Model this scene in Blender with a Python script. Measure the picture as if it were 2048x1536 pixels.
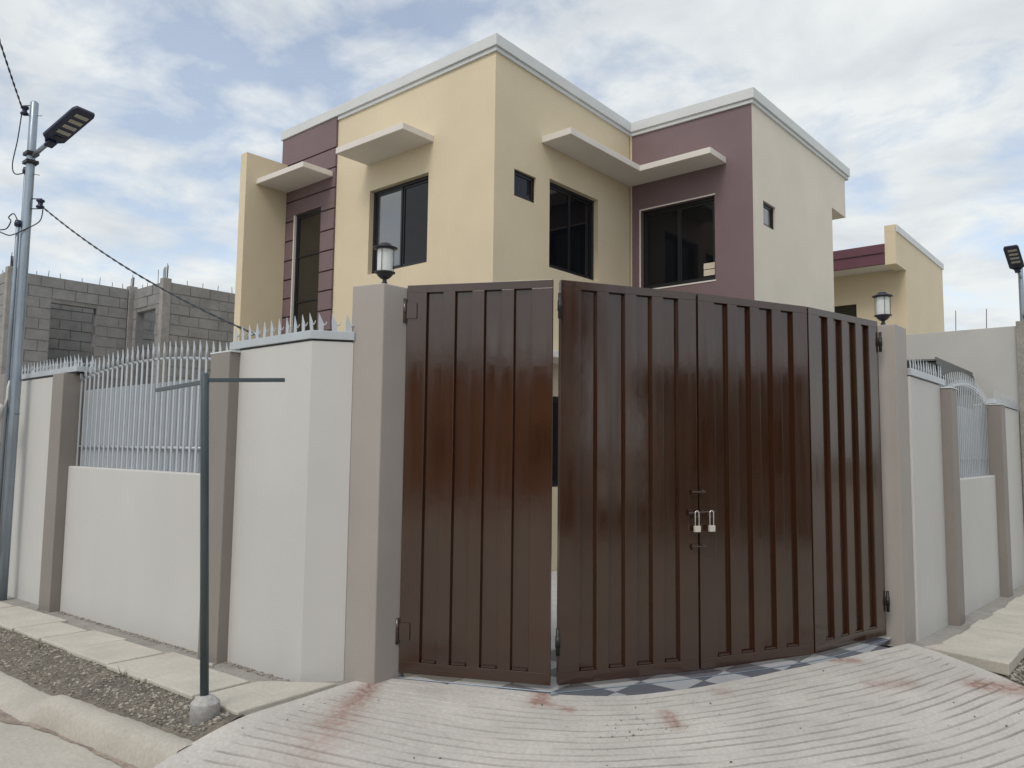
import bpy, bmesh, math, random
from mathutils import Vector, Matrix
random.seed(7)
rad = math.radians
S = bpy.context.scene
COL = S.collection
for o in list(bpy.data.objects):
    bpy.data.objects.remove(o)

# ------------------------------------------------------------------ camera
EYE = 1.5
cd = bpy.data.cameras.new('camera')
cam = bpy.data.objects.new('camera', cd)
COL.objects.link(cam)
cd.sensor_fit = 'HORIZONTAL'
cd.sensor_width = 36.0
cd.lens = 36.0 * 1534.1 / 2048.0
cd.clip_start = 0.05
cd.clip_end = 3000
S.camera = cam
_p, _r, _y = rad(4.88), rad(0.67), rad(40.541)
fwd = Vector((0, math.cos(_p), math.sin(_p)))
upv = Vector((0, -math.sin(_p), math.cos(_p)))
rgt = Vector((1, 0, 0))
r_ = math.cos(_r) * rgt + math.sin(_r) * upv
u_ = -math.sin(_r) * rgt + math.cos(_r) * upv
RM = Matrix.Rotation(_y, 3, 'Z') @ Matrix((r_, u_, -fwd)).transposed()
cam.matrix_world = Matrix.Translation((0, 0, EYE)) @ RM.to_4x4()

# ------------------------------------------------------------------ sky, sun, exposure
SUN_AZ, SUN_EL = 284.0, 50.0      # direction the light comes from (degrees from +X, counter-clockwise)
w = bpy.data.worlds.new('World')
S.world = w
w.use_nodes = True
nt = w.node_tree
nt.nodes.clear()
def wn(t, **k):
    n = nt.nodes.new(t)
    for a, b in k.items():
        setattr(n, a, b)
    return n
L = nt.links.new
out = wn('ShaderNodeOutputWorld')
bg = wn('ShaderNodeBackground')
bg.inputs['Strength'].default_value = 0.1
sky = wn('ShaderNodeTexSky', sky_type='NISHITA')
sky.sun_disc = False
sky.sun_elevation = rad(SUN_EL)
sky.sun_rotation = rad(90 - SUN_AZ)
sky.dust_density = 2.0
tc = wn('ShaderNodeTexCoord')
sep = wn('ShaderNodeSeparateXYZ')
L(tc.outputs['Generated'], sep.inputs[0])
def wmath(op, a, b=None):
    n = wn('ShaderNodeMath', operation=op)
    for i, v in enumerate((a, b)):
        if v is None: continue
        if isinstance(v, (int, float)): n.inputs[i].default_value = v
        else: L(v, n.inputs[i])
    return n.outputs[0]
zc = wmath('ADD', wmath('MAXIMUM', sep.outputs[2], 0.0), 0.16)
cx = wmath('DIVIDE', sep.outputs[0], zc)
cy = wmath('DIVIDE', sep.outputs[1], zc)
comb = wn('ShaderNodeCombineXYZ')
L(cx, comb.inputs[0]); L(cy, comb.inputs[1])
def wnoise(scale, detail, rough, dist, off):
    mp = wn('ShaderNodeMapping')
    mp.inputs['Location'].default_value = off
    L(comb.outputs[0], mp.inputs[0])
    n = wn('ShaderNodeTexNoise')
    n.inputs['Scale'].default_value = scale
    n.inputs['Detail'].default_value = detail
    n.inputs['Roughness'].default_value = rough
    n.inputs['Distortion'].default_value = dist
    L(mp.outputs[0], n.inputs['Vector'])
    return n.outputs['Fac']
def wramp(fac, stops):
    n = wn('ShaderNodeValToRGB')
    e = n.color_ramp.elements
    e[0].position, e[0].color = stops[0]
    e[1].position, e[1].color = stops[1]
    for p, c in stops[2:]:
        x = e.new(p); x.color = c
    L(fac, n.inputs[0])
    return n.outputs[0]
big = wnoise(0.6, 3, .5, .2, (3.4, 1.3, 0))
fine = wnoise(3.6, 10, .58, .25, (1.7, 5.1, 0))
mixn = wmath('ADD', wmath('MULTIPLY', big, .48), wmath('MULTIPLY', fine, .52))
mask = wramp(mixn, [(.41, (.25, .25, .25, 1)), (.52, (1, 1, 1, 1))])
shade = wramp(wnoise(2.8, 9, .56, .3, (7.7, 2.2, 0)), [(.34, (6.6, 7.05, 7.45, 1)), (.60, (8.5, 8.85, 8.9, 1))])
skyt = wn('ShaderNodeMix', data_type='RGBA', blend_type='MULTIPLY')
skyt.inputs[0].default_value = 1.0
L(sky.outputs[0], skyt.inputs[6])
skyt.inputs[7].default_value = (2.5, 2.2, 1.95, 1)
mx = wn('ShaderNodeMix', data_type='RGBA')
L(mask, mx.inputs[0])
L(skyt.outputs[2], mx.inputs[6])
L(shade, mx.inputs[7])
L(mx.outputs[2], bg.inputs[0])
L(bg.outputs[0], out.inputs[0])

sd = bpy.data.lights.new('sun', 'SUN')
sd.energy = 1.05
sd.angle = rad(22)
sd.color = (1.0, .975, .94)
sun = bpy.data.objects.new('sun', sd)
COL.objects.link(sun)
a, e = rad(SUN_AZ), rad(SUN_EL)
sun.rotation_euler = (-Vector((math.cos(a) * math.cos(e), math.sin(a) * math.cos(e), math.sin(e)))).to_track_quat('-Z', 'Y').to_euler()

vs = S.view_settings
S.display_settings.display_device = 'sRGB'
vs.view_transform = 'Standard'
vs.look = 'None'
vs.exposure = 0.0
vs.gamma = 1.0
vs.use_curve_mapping = False
S.render.engine = 'CYCLES'

# ------------------------------------------------------------------ materials
MATS = {}
def mat(name, col, rough=.7, var=.06, vscale=3.0, bump=0.0, bscale=60.0, metal=0.0, spec=.5, streak=0.0, fine=.0, col2=None, coat=0.0):
    m = bpy.data.materials.new(name)
    m.use_nodes = True
    t = m.node_tree
    b = t.nodes['Principled BSDF']
    b.inputs['Roughness'].default_value = rough
    b.inputs['Metallic'].default_value = metal
    b.inputs['Specular IOR Level'].default_value = spec
    if coat:
        b.inputs['Coat Weight'].default_value = coat
        b.inputs['Coat Roughness'].default_value = .12
    c = t.nodes.new('ShaderNodeTexCoord')
    geo = t.nodes.new('ShaderNodeNewGeometry')
    n = t.nodes.new('ShaderNodeTexNoise')
    n.inputs['Scale'].default_value = vscale
    n.inputs['Detail'].default_value = 6
    n.inputs['Roughness'].default_value = .6
    src = geo.outputs['Position']
    if streak:
        mp = t.nodes.new('ShaderNodeMapping')
        mp.inputs['Scale'].default_value = (1, 1, streak)
        t.links.new(src, mp.inputs[0])
        t.links.new(mp.outputs[0], n.inputs['Vector'])
    else:
        t.links.new(src, n.inputs['Vector'])
    r = t.nodes.new('ShaderNodeValToRGB')
    lo = col2 if col2 else tuple(x * (1 - var) for x in col)
    hi = col if col2 else tuple(min(1, x * (1 + var)) for x in col)
    r.color_ramp.elements[0].position = .32
    r.color_ramp.elements[1].position = .68
    r.color_ramp.elements[0].color = (*lo, 1)
    r.color_ramp.elements[1].color = (*hi, 1)
    t.links.new(n.outputs['Fac'], r.inputs[0])
    last = r.outputs[0]
    if fine:
        n2 = t.nodes.new('ShaderNodeTexNoise')
        n2.inputs['Scale'].default_value = 45
        n2.inputs['Detail'].default_value = 5
        t.links.new(src, n2.inputs['Vector'])
        r2 = t.nodes.new('ShaderNodeValToRGB')
        r2.color_ramp.elements[0].position = .3
        r2.color_ramp.elements[1].position = .7
        r2.color_ramp.elements[0].color = (1 - fine,) * 3 + (1,)
        r2.color_ramp.elements[1].color = (1 + fine * .5,) * 3 + (1,)
        t.links.new(n2.outputs['Fac'], r2.inputs[0])
        mm = t.nodes.new('ShaderNodeMix'); mm.data_type = 'RGBA'; mm.blend_type = 'MULTIPLY'
        mm.inputs[0].default_value = 1
        t.links.new(last, mm.inputs[6]); t.links.new(r2.outputs[0], mm.inputs[7])
        last = mm.outputs[2]
    t.links.new(last, b.inputs['Base Color'])
    if bump:
        nb = t.nodes.new('ShaderNodeTexNoise')
        nb.inputs['Scale'].default_value = bscale
        nb.inputs['Detail'].default_value = 4
        t.links.new(src, nb.inputs['Vector'])
        bm = t.nodes.new('ShaderNodeBump')
        bm.inputs['Strength'].default_value = bump
        bm.inputs['Distance'].default_value = .01
        t.links.new(nb.outputs['Fac'], bm.inputs['Height'])
        t.links.new(bm.outputs[0], b.inputs['Normal'])
    MATS[name] = m
    return m

M_CREAM = mat('cream_paint', (.665, .58, .41), .75, .035, 1.3, .12, 70, fine=.03)
M_BEIGE = mat('beige_paint', (.70, .655, .56), .75, .04, 1.2, .12, 70, fine=.03)
M_PURPLE = mat('mauve_paint', (.175, .120, .128), .6, .07, 1.6, .1, 70)
M_WHITE = mat('white_paint', (.54, .54, .52), .6, .035, 1.1, .2, 16, streak=.4)
M_TRIM = mat('grey_white_trim', (.62, .65, .65), .55, .04, 2.5, .05, 60)
M_CANOPY = mat('canopy_paint', (.70, .67, .62), .65, .03, 2.0, .08, 60)
M_TAUPE = mat('taupe_paint', (.345, .32, .292), .55, .05, 1.6, .12, 60)
M_TAUPE2 = mat('dark_taupe_paint', (.235, .213, .193), .55, .05, 1.6, .12, 60)
M_GATE = mat('brown_enamel', (.044, .0178, .0082), .15, .22, 1.5, .07, 6, spec=.5, col2=(.032, .0138, .007))
M_GATE.node_tree.nodes['Principled BSDF'].inputs['IOR'].default_value = 1.75
_t = M_GATE.node_tree
_n = _t.nodes.new('ShaderNodeTexNoise'); _n.inputs['Scale'].default_value = 14; _n.inputs['Detail'].default_value = 5
_m = _t.nodes.new('ShaderNodeMapping'); _m.inputs['Scale'].default_value = (1, 1, .06)
_g = _t.nodes.new('ShaderNodeNewGeometry')
_r = _t.nodes.new('ShaderNodeMapRange')
_r.inputs[1].default_value = .3; _r.inputs[2].default_value = .7; _r.inputs[3].default_value = .07; _r.inputs[4].default_value = .20
_t.links.new(_g.outputs['Position'], _m.inputs[0]); _t.links.new(_m.outputs[0], _n.inputs['Vector'])
_t.links.new(_n.outputs['Fac'], _r.inputs[0]); _t.links.new(_r.outputs[0], _t.nodes['Principled BSDF'].inputs['Roughness'])
M_BLACKM = mat('black_metal', (.012, .012, .013), .45, .2, 9, spec=.5)
M_FRAME = mat('dark_aluminium', (.007, .008, .011), .4, .1, 4)
M_GLASSD = mat('dark_glass', (.006, .007, .009), .04, .2, 2, spec=.35)
M_GLASSB = mat('brown_glass', (.030, .027, .020), .12, .2, 2, spec=.35)
M_GLASSL = mat('sky_glass', (.04, .045, .055), .05, .1, 2, spec=1.0)
M_GLASSL.node_tree.nodes['Principled BSDF'].inputs['IOR'].default_value = 1.95
M_STEEL = mat('silver_paint', (.46, .50, .53), .4, .06, 8, spec=.5, metal=.25)
M_GALV = mat('galvanised', (.29, .345, .40), .36, .2, 6, metal=.6, streak=.2)
M_SHEET = mat('fence_sheet', (.38, .42, .46), .45, .07, 1.2, metal=.1)
M_CONC = mat('concrete', (.45, .425, .37), .85, .09, 2.2, .35, 45, fine=.12)
M_CONCD = mat('rough_concrete', (.30, .29, .265), .9, .14, 4, .5, 35, fine=.18)
M_SLAB = mat('slab_concrete', (.51, .49, .425), .85, .10, 2.6, .3, 40, fine=.10)
M_ROAD = mat('road_concrete', (.46, .435, .38), .85, .11, 1.4, .4, 35, fine=.12)
M_BLOCK = mat('hollow_block', (.26, .26, .255), .95, .15, 3.5, .5, 40, fine=.15)
M_MORTAR = mat('mortar', (.225, .225, .22), .95, .15, 6, .5, 40)
M_COLUMN = mat('raw_column', (.31, .30, .285), .95, .15, 5, .5, 30, fine=.2)
M_REBAR = mat('rebar', (.06, .05, .045), .8, .2, 10)
M_EARTH = mat('earth', (.175, .155, .125), .95, .25, 5, .9, 45, fine=.35)
M_GUTTER = mat('gutter_dirt', (.30, .25, .205), .95, .3, 9, .4, 60, fine=.25)
M_STONE = mat('gravel_stone', (.33, .305, .26), .9, .4, 14, .3, 80)
M_STONE2 = mat('dark_gravel_stone', (.15, .14, .125), .9, .4, 14, .3, 80)
M_POST = mat('slate_green_paint', (.055, .075, .085), .35, .12, 6)
M_FOOT = mat('footing_concrete', (.40, .40, .385), .9, .14, 12, .4, 60, fine=.2)
M_NAVY = mat('lamp_housing', (.012, .018, .055), .4, .15, 6)
M_LED = mat('led_lens', (.34, .34, .28), .35, .08, 30)
M_CABLE = mat('cable', (.035, .04, .045), .6, .1, 20)
M_METER = mat('meter_plastic', (.62, .61, .57), .4, .05, 6)
M_LGLASS = mat('lantern_glass', (.62, .66, .64), .25, .06, 18, spec=.6)
M_LBLACK = mat('lantern_metal', (.018, .018, .026), .35, .2, 9)
M_BRASS = mat('padlock_body', (.66, .645, .58), .4, .08, 20, metal=.3)
M_CHROME = mat('shackle', (.72, .70, .67), .22, .05, 20, metal=.85)
M_TILEL = mat('light_tile', (.40, .42, .435), .3, .05, 8, fine=.05)
M_TILED = mat('dark_tile', (.125, .135, .16), .3, .08, 8, fine=.06)
M_GROUT = mat('grout', (.46, .46, .45), .9, .08, 10)
M_ROOFP = mat('purple_roof', (.12, .045, .065), .5, .1, 3)
M_SHED = mat('grey_gutter_metal', (.11, .12, .115), .5, .12, 4)
M_LEAF = mat('weed_green', (.09, .11, .04), .7, .3, 30)
M_DRY = mat('dry_weed', (.16, .13, .075), .8, .3, 30)
M_GROUND = mat('far_ground', (.19, .175, .135), .95, .25, .3, .5, 5)
M_FARWIN = mat('far_window_pale', (.60, .55, .43), .6, .05, 20)
M_SIDEC = mat('rear_wall_paint', (.47, .475, .455), .8, .06, 1.1, .15, 40)

# ------------------------------------------------------------------ builders
def tag(o, label=None, cat=None, group=None, kind=None):
    if label: o['label'] = label
    if cat: o['category'] = cat
    if group: o['group'] = group
    if kind: o['kind'] = kind
    return o
def empty(name, loc=(0, 0, 0), rz=0.0):
    o = bpy.data.objects.new(name, None)
    COL.objects.link(o)
    o.location = loc
    o.rotation_euler = (0, 0, rz)
    o.empty_display_size = .2
    return o
def link(name, me, m, parent=None, loc=None, rz=None):
    o = bpy.data.objects.new(name, me)
    if m and not me.materials: me.materials.append(m)
    COL.objects.link(o)
    if parent: o.parent = parent
    if loc: o.location = loc
    if rz is not None: o.rotation_euler = (0, 0, rz)
    return o
class MB:
    def __init__(s, basis=None):
        s.v = []; s.f = []; s.sm = []
        s.B = basis                      # (origin, u, n): local (u, n, z) to parent space
    def P(s, p):
        if s.B is None: return tuple(p)
        o, u, n = s.B
        return (o[0] + u[0] * p[0] + n[0] * p[1], o[1] + u[1] * p[0] + n[1] * p[1], o[2] + p[2])
    def add(s, vs, fs, smooth=False):
        k = len(s.v)
        s.v += [s.P(p) for p in vs]
        s.f += [tuple(i + k for i in f) for f in fs]
        s.sm += [smooth] * len(fs)
        return s
    def box(s, x0, x1, y0, y1, z0, z1):
        vs = [(x, y, z) for z in (z0, z1) for y in (y0, y1) for x in (x0, x1)]
        return s.add(vs, [(0, 2, 3, 1), (4, 5, 7, 6), (0, 1, 5, 4), (1, 3, 7, 5), (3, 2, 6, 7), (2, 0, 4, 6)])
    def prism(s, poly, z0, z1):
        n = len(poly)
        zz0 = z0 if isinstance(z0, (list, tuple)) else [z0] * n
        zz1 = z1 if isinstance(z1, (list, tuple)) else [z1] * n
        vs = [(p[0], p[1], zz0[i]) for i, p in enumerate(poly)] + [(p[0], p[1], zz1[i]) for i, p in enumerate(poly)]
        fs = [tuple(range(n))[::-1], tuple(range(n, 2 * n))] + [(i, (i + 1) % n, n + (i + 1) % n, n + i) for i in range(n)]
        return s.add(vs, fs)
    def plate(s, poly, n0, n1):          # polygon in (u, z), extruded along n
        n = len(poly)
        vs = [(p[0], n0, p[1]) for p in poly] + [(p[0], n1, p[1]) for p in poly]
        fs = [tuple(range(n)), tuple(range(n, 2 * n))[::-1]] + [((i + 1) % n, i, n + i, n + (i + 1) % n) for i in range(n)]
        return s.add(vs, fs)
    def tube(s, pts, r, seg=8, caps=True):
        pts = [Vector(p) for p in pts]
        rs = r if isinstance(r, (list, tuple)) else [r] * len(pts)
        rings = []
        ref = None
        for i, p in enumerate(pts):
            d = (pts[min(i + 1, len(pts) - 1)] - pts[max(i - 1, 0)]).normalized()
            if ref is None:
                ref = d.orthogonal().normalized()
            ref = (ref - d * ref.dot(d)).normalized()
            b = d.cross(ref)
            rings.append([tuple(p + (ref * math.cos(2 * math.pi * k / seg) + b * math.sin(2 * math.pi * k / seg)) * rs[i]) for k in range(seg)])
        vs = [q for r in rings for q in r]
        fs = [(i * seg + k, i * seg + (k + 1) % seg, (i + 1) * seg + (k + 1) % seg, (i + 1) * seg + k) for i in range(len(pts) - 1) for k in range(seg)]
        s.add(vs, fs, True)
        if caps:
            k0 = len(s.v) - len(vs)
            s.f.append(tuple(k0 + k for k in range(seg))[::-1]); s.sm.append(False)
            s.f.append(tuple(k0 + (len(pts) - 1) * seg + k for k in range(seg))); s.sm.append(False)
        return s
    def lathe(s, prof, c=(0, 0, 0), seg=20, smooth=True):
        vs = []; fs = []
        for r, z in prof:
            vs += [(c[0] + r * math.cos(2 * math.pi * k / seg), c[1] + r * math.sin(2 * math.pi * k / seg), c[2] + z) for k in range(seg)]
        for i in range(len(prof) - 1):
            if prof[i] == prof[i + 1]: continue
            fs += [(i * seg + k, i * seg + (k + 1) % seg, (i + 1) * seg + (k + 1) % seg, (i + 1) * seg + k) for k in range(seg)]
        s.add(vs, fs, smooth)
        k0 = len(s.v) - len(vs)
        s.f.append(tuple(k0 + k for k in range(seg))[::-1]); s.sm.append(False)
        s.f.append(tuple(k0 + (len(prof) - 1) * seg + k for k in range(seg))); s.sm.append(False)
        return s
    def mesh(s, name):
        me = bpy.data.meshes.new(name)
        me.from_pydata(s.v, [], s.f)
        for p, q in zip(me.polygons, s.sm): p.use_smooth = q
        bm = bmesh.new(); bm.from_mesh(me)
        bmesh.ops.recalc_face_normals(bm, faces=bm.faces)
        bm.to_mesh(me); bm.free()
        return me
    def build(s, name, m, parent=None, bevel=0.0, loc=None, rz=None):
        o = link(name, s.mesh(name), m, parent, loc, rz)
        if bevel: bev(o, bevel)
        return o
def bev(o, wd, seg=2):
    b = o.modifiers.new('bevel', 'BEVEL')
    b.width = wd; b.segments = seg; b.limit_method = 'ANGLE'; b.angle_limit = rad(40)
    return o
def wall_holes(basis, u0, u1, z0, z1, holes, th=.15, rev=.12):
    """outer face at n=0 with rectangular openings (u0,u1,z0,z1) and reveals going inwards (n<0)"""
    mb = MB(basis)
    us = sorted({u0, u1, *[h[0] for h in holes], *[h[1] for h in holes]})
    zs = sorted({z0, z1, *[h[2] for h in holes], *[h[3] for h in holes]})
    inside = lambda u, z: any(h[0] < u < h[1] and h[2] < z < h[3] for h in holes)
    for i in range(len(us) - 1):
        for j in range(len(zs) - 1):
            if inside((us[i] + us[i + 1]) / 2, (zs[j] + zs[j + 1]) / 2): continue
            A, B, C_, D = us[i], us[i + 1], zs[j], zs[j + 1]
            mb.add([(A, 0, C_), (B, 0, C_), (B, 0, D), (A, 0, D)], [(0, 1, 2, 3)])
    for A, B, C_, D in holes:
        mb.add([(A, 0, C_), (B, 0, C_), (B, 0, D), (A, 0, D), (A, -rev, C_), (B, -rev, C_), (B, -rev, D), (A, -rev, D)],
               [(0, 1, 5, 4), (1, 2, 6, 5), (2, 3, 7, 6), (3, 0, 4, 7)])
    bmv = mb
    # merge doubles so the face and reveals share edges
    me = bpy.data.meshes.new('wall')
    me.from_pydata(bmv.v, [], bmv.f)
    bm = bmesh.new(); bm.from_mesh(me)
    bmesh.ops.remove_doubles(bm, verts=bm.verts, dist=1e-5)
    bmesh.ops.recalc_face_normals(bm, faces=bm.faces)
    bm.to_mesh(me); bm.free()
    return me

# ------------------------------------------------------------------ ground heights
def z_left(x): return -0.02 + 0.03 * (min(x, -4.0) + 4.4)
def z_right(y): return -0.08 - 0.045 * (max(y, 6.5) - 7.5)
def z_road(x, y): return -0.245 + 0.03 * max(-6, min(0, x + 4.4)) - 0.045 * min(30, max(0, y - 7))

# ------------------------------------------------------------------ ground, road
mb = MB(); mb.add([(-600, -600, -2.2), (600, -600, -2.2), (600, 600, -2.2), (-600, 600, -2.2)], [(0, 1, 2, 3)])
tag(mb.build('ground', M_GROUND), kind='structure')
def grid_sheet(xs, ys, zf):
    mb = MB()
    vs = [(x, y, zf(x, y)) for y in ys for x in xs]
    n = len(xs)
    mb.add(vs, [(j * n + i, j * n + i + 1, (j + 1) * n + i + 1, (j + 1) * n + i) for j in range(len(ys) - 1) for i in range(n - 1)], True)
    return mb
xs = [-60, -30, -20, -14, -10.4, -9, -8, -7, -6, -5, -4.4, -3, -2, -1, 0, 2, 5, 10, 30, 60]
ys = [-60, -30, -14, -8, -4, -2, 0, 1, 2, 3, 4, 5, 6, 7, 8, 9, 10, 12, 14, 18, 24, 37, 60]
tag(grid_sheet(xs, ys, z_road).build('road', M_ROAD), kind='structure')

# ------------------------------------------------------------------ driveway ramp: a fan of shallow grooves
INN = [(-4.17, 3.47), (-3.69, 3.65), (-3.01, 3.975), (-2.665, 4.25), (-2.385, 4.775), (-2.065, 5.725), (-1.68, 6.96)]
def catmull(P, t):
    n = len(P) - 1
    k = min(int(t * n), n - 1); f = t * n - k
    p0 = P[max(k - 1, 0)]; p1 = P[k]; p2 = P[k + 1]; p3 = P[min(k + 2, n)]
    return tuple(.5 * (2 * p1[i] + (p2[i] - p0[i]) * f + (2 * p0[i] - 5 * p1[i] + 4 * p2[i] - p3[i]) * f * f + (3 * p1[i] - p0[i] - 3 * p2[i] + p3[i]) * f ** 3) for i in range(2))
# re-sample the inner curve by arc length
_s = [catmull(INN, i / 300) for i in range(301)]
_l = [0]
for i in range(300): _l.append(_l[-1] + math.dist(_s[i], _s[i + 1]))
def inner(t):
    d = t * _l[-1]
    lo, hi = 0, 300
    while hi - lo > 1:
        m = (lo + hi) // 2
        if _l[m] <= d: lo = m
        else: hi = m
    f = (d - _l[lo]) / max(1e-9, _l[hi] - _l[lo])
    return tuple(_s[lo][i] + (_s[hi][i] - _s[lo][i]) * f for i in range(2))
def outer(t):
    a, b, c = (-4.03, 1.72), (-0.93, 3.05), (-0.25, 6.15)
    return tuple((1 - t) ** 2 * a[i] + 2 * t * (1 - t) * b[i] + t * t * c[i] for i in range(2))
def ramp_pt(t, s):
    p, q = inner(t), outer(t)
    zc_ = -0.030 - .212 * (s ** 1.15)
    k = max(0, min(1, s))
    zl = -0.030 - .012 * k - .19 * max(0, (k - .55) / .45) ** 1.7
    zr = -0.030 - .212 * k ** 2.1
    wl = max(0, 1 - t / .28); wl = wl * wl * (3 - 2 * wl)
    wr = max(0, 1 - (1 - t) / .25); wr = wr * wr * (3 - 2 * wr)
    z = zc_ + (zl - zc_) * wl + (zr - zc_) * wr
    return (p[0] + (q[0] - p[0]) * s, p[1] + (q[1] - p[1]) * s, z)
STAINS = [((-4.12, 3.50), (-3.46, 2.45), .035, 1.0, .40), ((-3.10, 3.98), (-3.02, 3.80), .06, .8, 0), ((-3.04, 3.82), (-2.80, 3.86), .025, .8, 0),
          ((-2.36, 4.22), (-2.26, 4.14), .05, .75, 0), ((-1.98, 6.0), (-1.86, 6.14), .05, .75, 0), ((-1.62, 5.72), (-1.44, 5.95), .07, .5, 0),
          ((-1.08, 6.25), (-0.80, 6.45), .10, .8, .05), ((-2.3, 4.75), (-2.25, 4.82), .05, .4, 0), ((-1.78, 7.0), (-1.62, 6.98), .03, .9, 0)]
def stain_at(x, y):
    r = 0
    for (ax, ay), (bx, by), wd, st, grow in STAINS:
        dx, dy = bx - ax, by - ay
        t = max(0, min(1, ((x - ax) * dx + (y - ay) * dy) / (dx * dx + dy * dy)))
        d = math.hypot(x - ax - dx * t, y - ay - dy * t)
        ww = wd + grow * t * .35
        r = max(r, st * (1 - .75 * t * (grow > .3)) * math.exp(-(d / ww) ** 2))
    return r
def make_ramp():
    NT = 190
    rows = [0.0, .012, .03]
    G = 21
    kinds = [0, 0, 0]
    for g in range(G):
        c = .055 + (g + .0) * (.94 / G)
        for k, dz in ((-.006, 0), (-.0024, 1), (.0024, 1), (.006, 0)):
            rows.append(c + k); kinds.append(dz * (g + 1))
    rows.append(1.0); kinds.append(0)
    rnd = random.Random(3)
    ph = [(rnd.uniform(0, 6.3), rnd.uniform(3, 9), rnd.uniform(0, 6.3), rnd.uniform(11, 23)) for _ in range(G + 1)]
    vs = []; st = []; tone = []
    for s, kd in zip(rows, kinds):
        g = max(0, min(G - 1, round((s - .055) / (.94 / G))))
        a, b, c, d = ph[g]
        for i in range(NT + 1):
            t = i / NT
            dd_ = 0.0
            wob = .0022 * math.sin(a + b * t) + .001 * math.sin(c + d * t) if 0.03 < s < 1 else 0
            x, y, z = ramp_pt(t, s + wob)
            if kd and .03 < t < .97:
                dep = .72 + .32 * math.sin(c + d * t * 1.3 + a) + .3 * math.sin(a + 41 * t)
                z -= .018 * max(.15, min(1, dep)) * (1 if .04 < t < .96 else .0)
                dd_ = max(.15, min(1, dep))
            z += .0025 * math.sin(x * 9 + y * 4) * math.sin(y * 7 - x * 3)
            vs.append((x, y, z)); st.append(stain_at(x, y)); tone.append(dd_)
    n = NT + 1
    fs = [(j * n + i, j * n + i + 1, (j + 1) * n + i + 1, (j + 1) * n + i) for j in range(len(rows) - 1) for i in range(NT)]
    # skirts down the two side edges
    me = bpy.data.meshes.new('driveway_ramp')
    k = len(vs)
    for j in range(len(rows)):
        for i in (0, NT):
            x, y, z = vs[j * n + i]
            vs.append((x, y, z - .3)); st.append(0); tone.append(0)
    for j in range(len(rows) - 1):
        fs.append((j * n, (j + 1) * n, k + 2 * (j + 1), k + 2 * j))
        fs.append((j * n + NT, k + 2 * j + 1, k + 2 * (j + 1) + 1, (j + 1) * n + NT))
    me.from_pydata(vs, [], fs)
    at = me.attributes.new('stain', 'FLOAT', 'POINT')
    at.data.foreach_set('value', st)
    at2 = me.attributes.new('groove_tone', 'FLOAT', 'POINT')
    at2.data.foreach_set('value', tone)
    bm = bmesh.new(); bm.from_mesh(me); bmesh.ops.recalc_face_normals(bm, faces=bm.faces); bm.to_mesh(me); bm.free()
    return me
m = mat('ramp_concrete', (.50, .485, .45), .85, .10, 2.0, .3, 40, fine=.12)
t = m.node_tree
at = t.nodes.new('ShaderNodeAttribute'); at.attribute_name = 'stain'
ns = t.nodes.new('ShaderNodeTexNoise'); ns.inputs['Scale'].default_value = 26; ns.inputs['Detail'].default_value = 7
g = t.nodes.new('ShaderNodeNewGeometry'); t.links.new(g.outputs['Position'], ns.inputs['Vector'])
mr = t.nodes.new('ShaderNodeMapRange'); mr.inputs[1].default_value = .30; mr.inputs[2].default_value = .70
t.links.new(ns.outputs['Fac'], mr.inputs[0])
mu = t.nodes.new('ShaderNodeMath'); mu.operation = 'MULTIPLY'; mu.use_clamp = True
ad = t.nodes.new('ShaderNodeMath'); ad.operation = 'ADD'; ad.inputs[1].default_value = .35
t.links.new(mr.outputs[0], ad.inputs[0]); t.links.new(ad.outputs[0], mu.inputs[0]); t.links.new(at.outputs['Fac'], mu.inputs[1])
mm = t.nodes.new('ShaderNodeMix'); mm.data_type = 'RGBA'
bs = t.nodes['Principled BSDF']
srcl = bs.inputs['Base Color'].links[0].from_socket
t.links.new(mu.outputs[0], mm.inputs[0]); t.links.new(srcl, mm.inputs[6]); mm.inputs[7].default_value = (.25, .115, .08, 1)
at2 = t.nodes.new('ShaderNodeAttribute'); at2.attribute_name = 'groove_tone'  # groove bottoms mixed towards a darker tone, following groove depth
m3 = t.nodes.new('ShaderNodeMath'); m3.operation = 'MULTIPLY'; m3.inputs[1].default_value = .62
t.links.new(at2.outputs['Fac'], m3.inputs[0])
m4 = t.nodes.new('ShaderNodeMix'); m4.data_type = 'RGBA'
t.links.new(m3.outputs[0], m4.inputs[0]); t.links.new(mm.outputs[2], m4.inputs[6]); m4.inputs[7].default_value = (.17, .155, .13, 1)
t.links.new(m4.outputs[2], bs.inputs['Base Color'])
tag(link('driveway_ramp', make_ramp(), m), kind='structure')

# ------------------------------------------------------------------ tiled courtyard behind the curve
court = tag(MB().add([(-6.05, 3.25, -.040), (-4.1, 3.45, -.040), (-1.85, 6.85, -.040), (-1.85, 13.9, -.040), (-6.05, 13.9, -.040)], [(0, 1, 2, 3, 4)]).build('courtyard_floor', M_GROUT), kind='structure')
CURVE = [inner(i / 40) for i in range(41)]
REGION = [(-4.6, 3.47)] + CURVE + [(-1.72, 9.0), (-4.6, 9.0)]
def clip_curve(poly):
    # keep the side of every curve edge that lies towards the house (the curve bows outwards, so the region is convex)
    for i in range(len(CURVE) - 1):
        a, b = CURVE[i], CURVE[i + 1]
        f = lambda p: (b[0] - a[0]) * (p[1] - a[1]) - (b[1] - a[1]) * (p[0] - a[0])
        res = []
        for j in range(len(poly)):
            p, q = poly[j], poly[(j + 1) % len(poly)]
            fp, fq = f(p), f(q)
            if fp >= 0: res.append(p)
            if (fp > 0 > fq) or (fp < 0 < fq):
                k = fp / (fp - fq)
                res.append((p[0] + (q[0] - p[0]) * k, p[1] + (q[1] - p[1]) * k))
        poly = res
        if len(poly) < 3: return None
    return poly
full = {}
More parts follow.
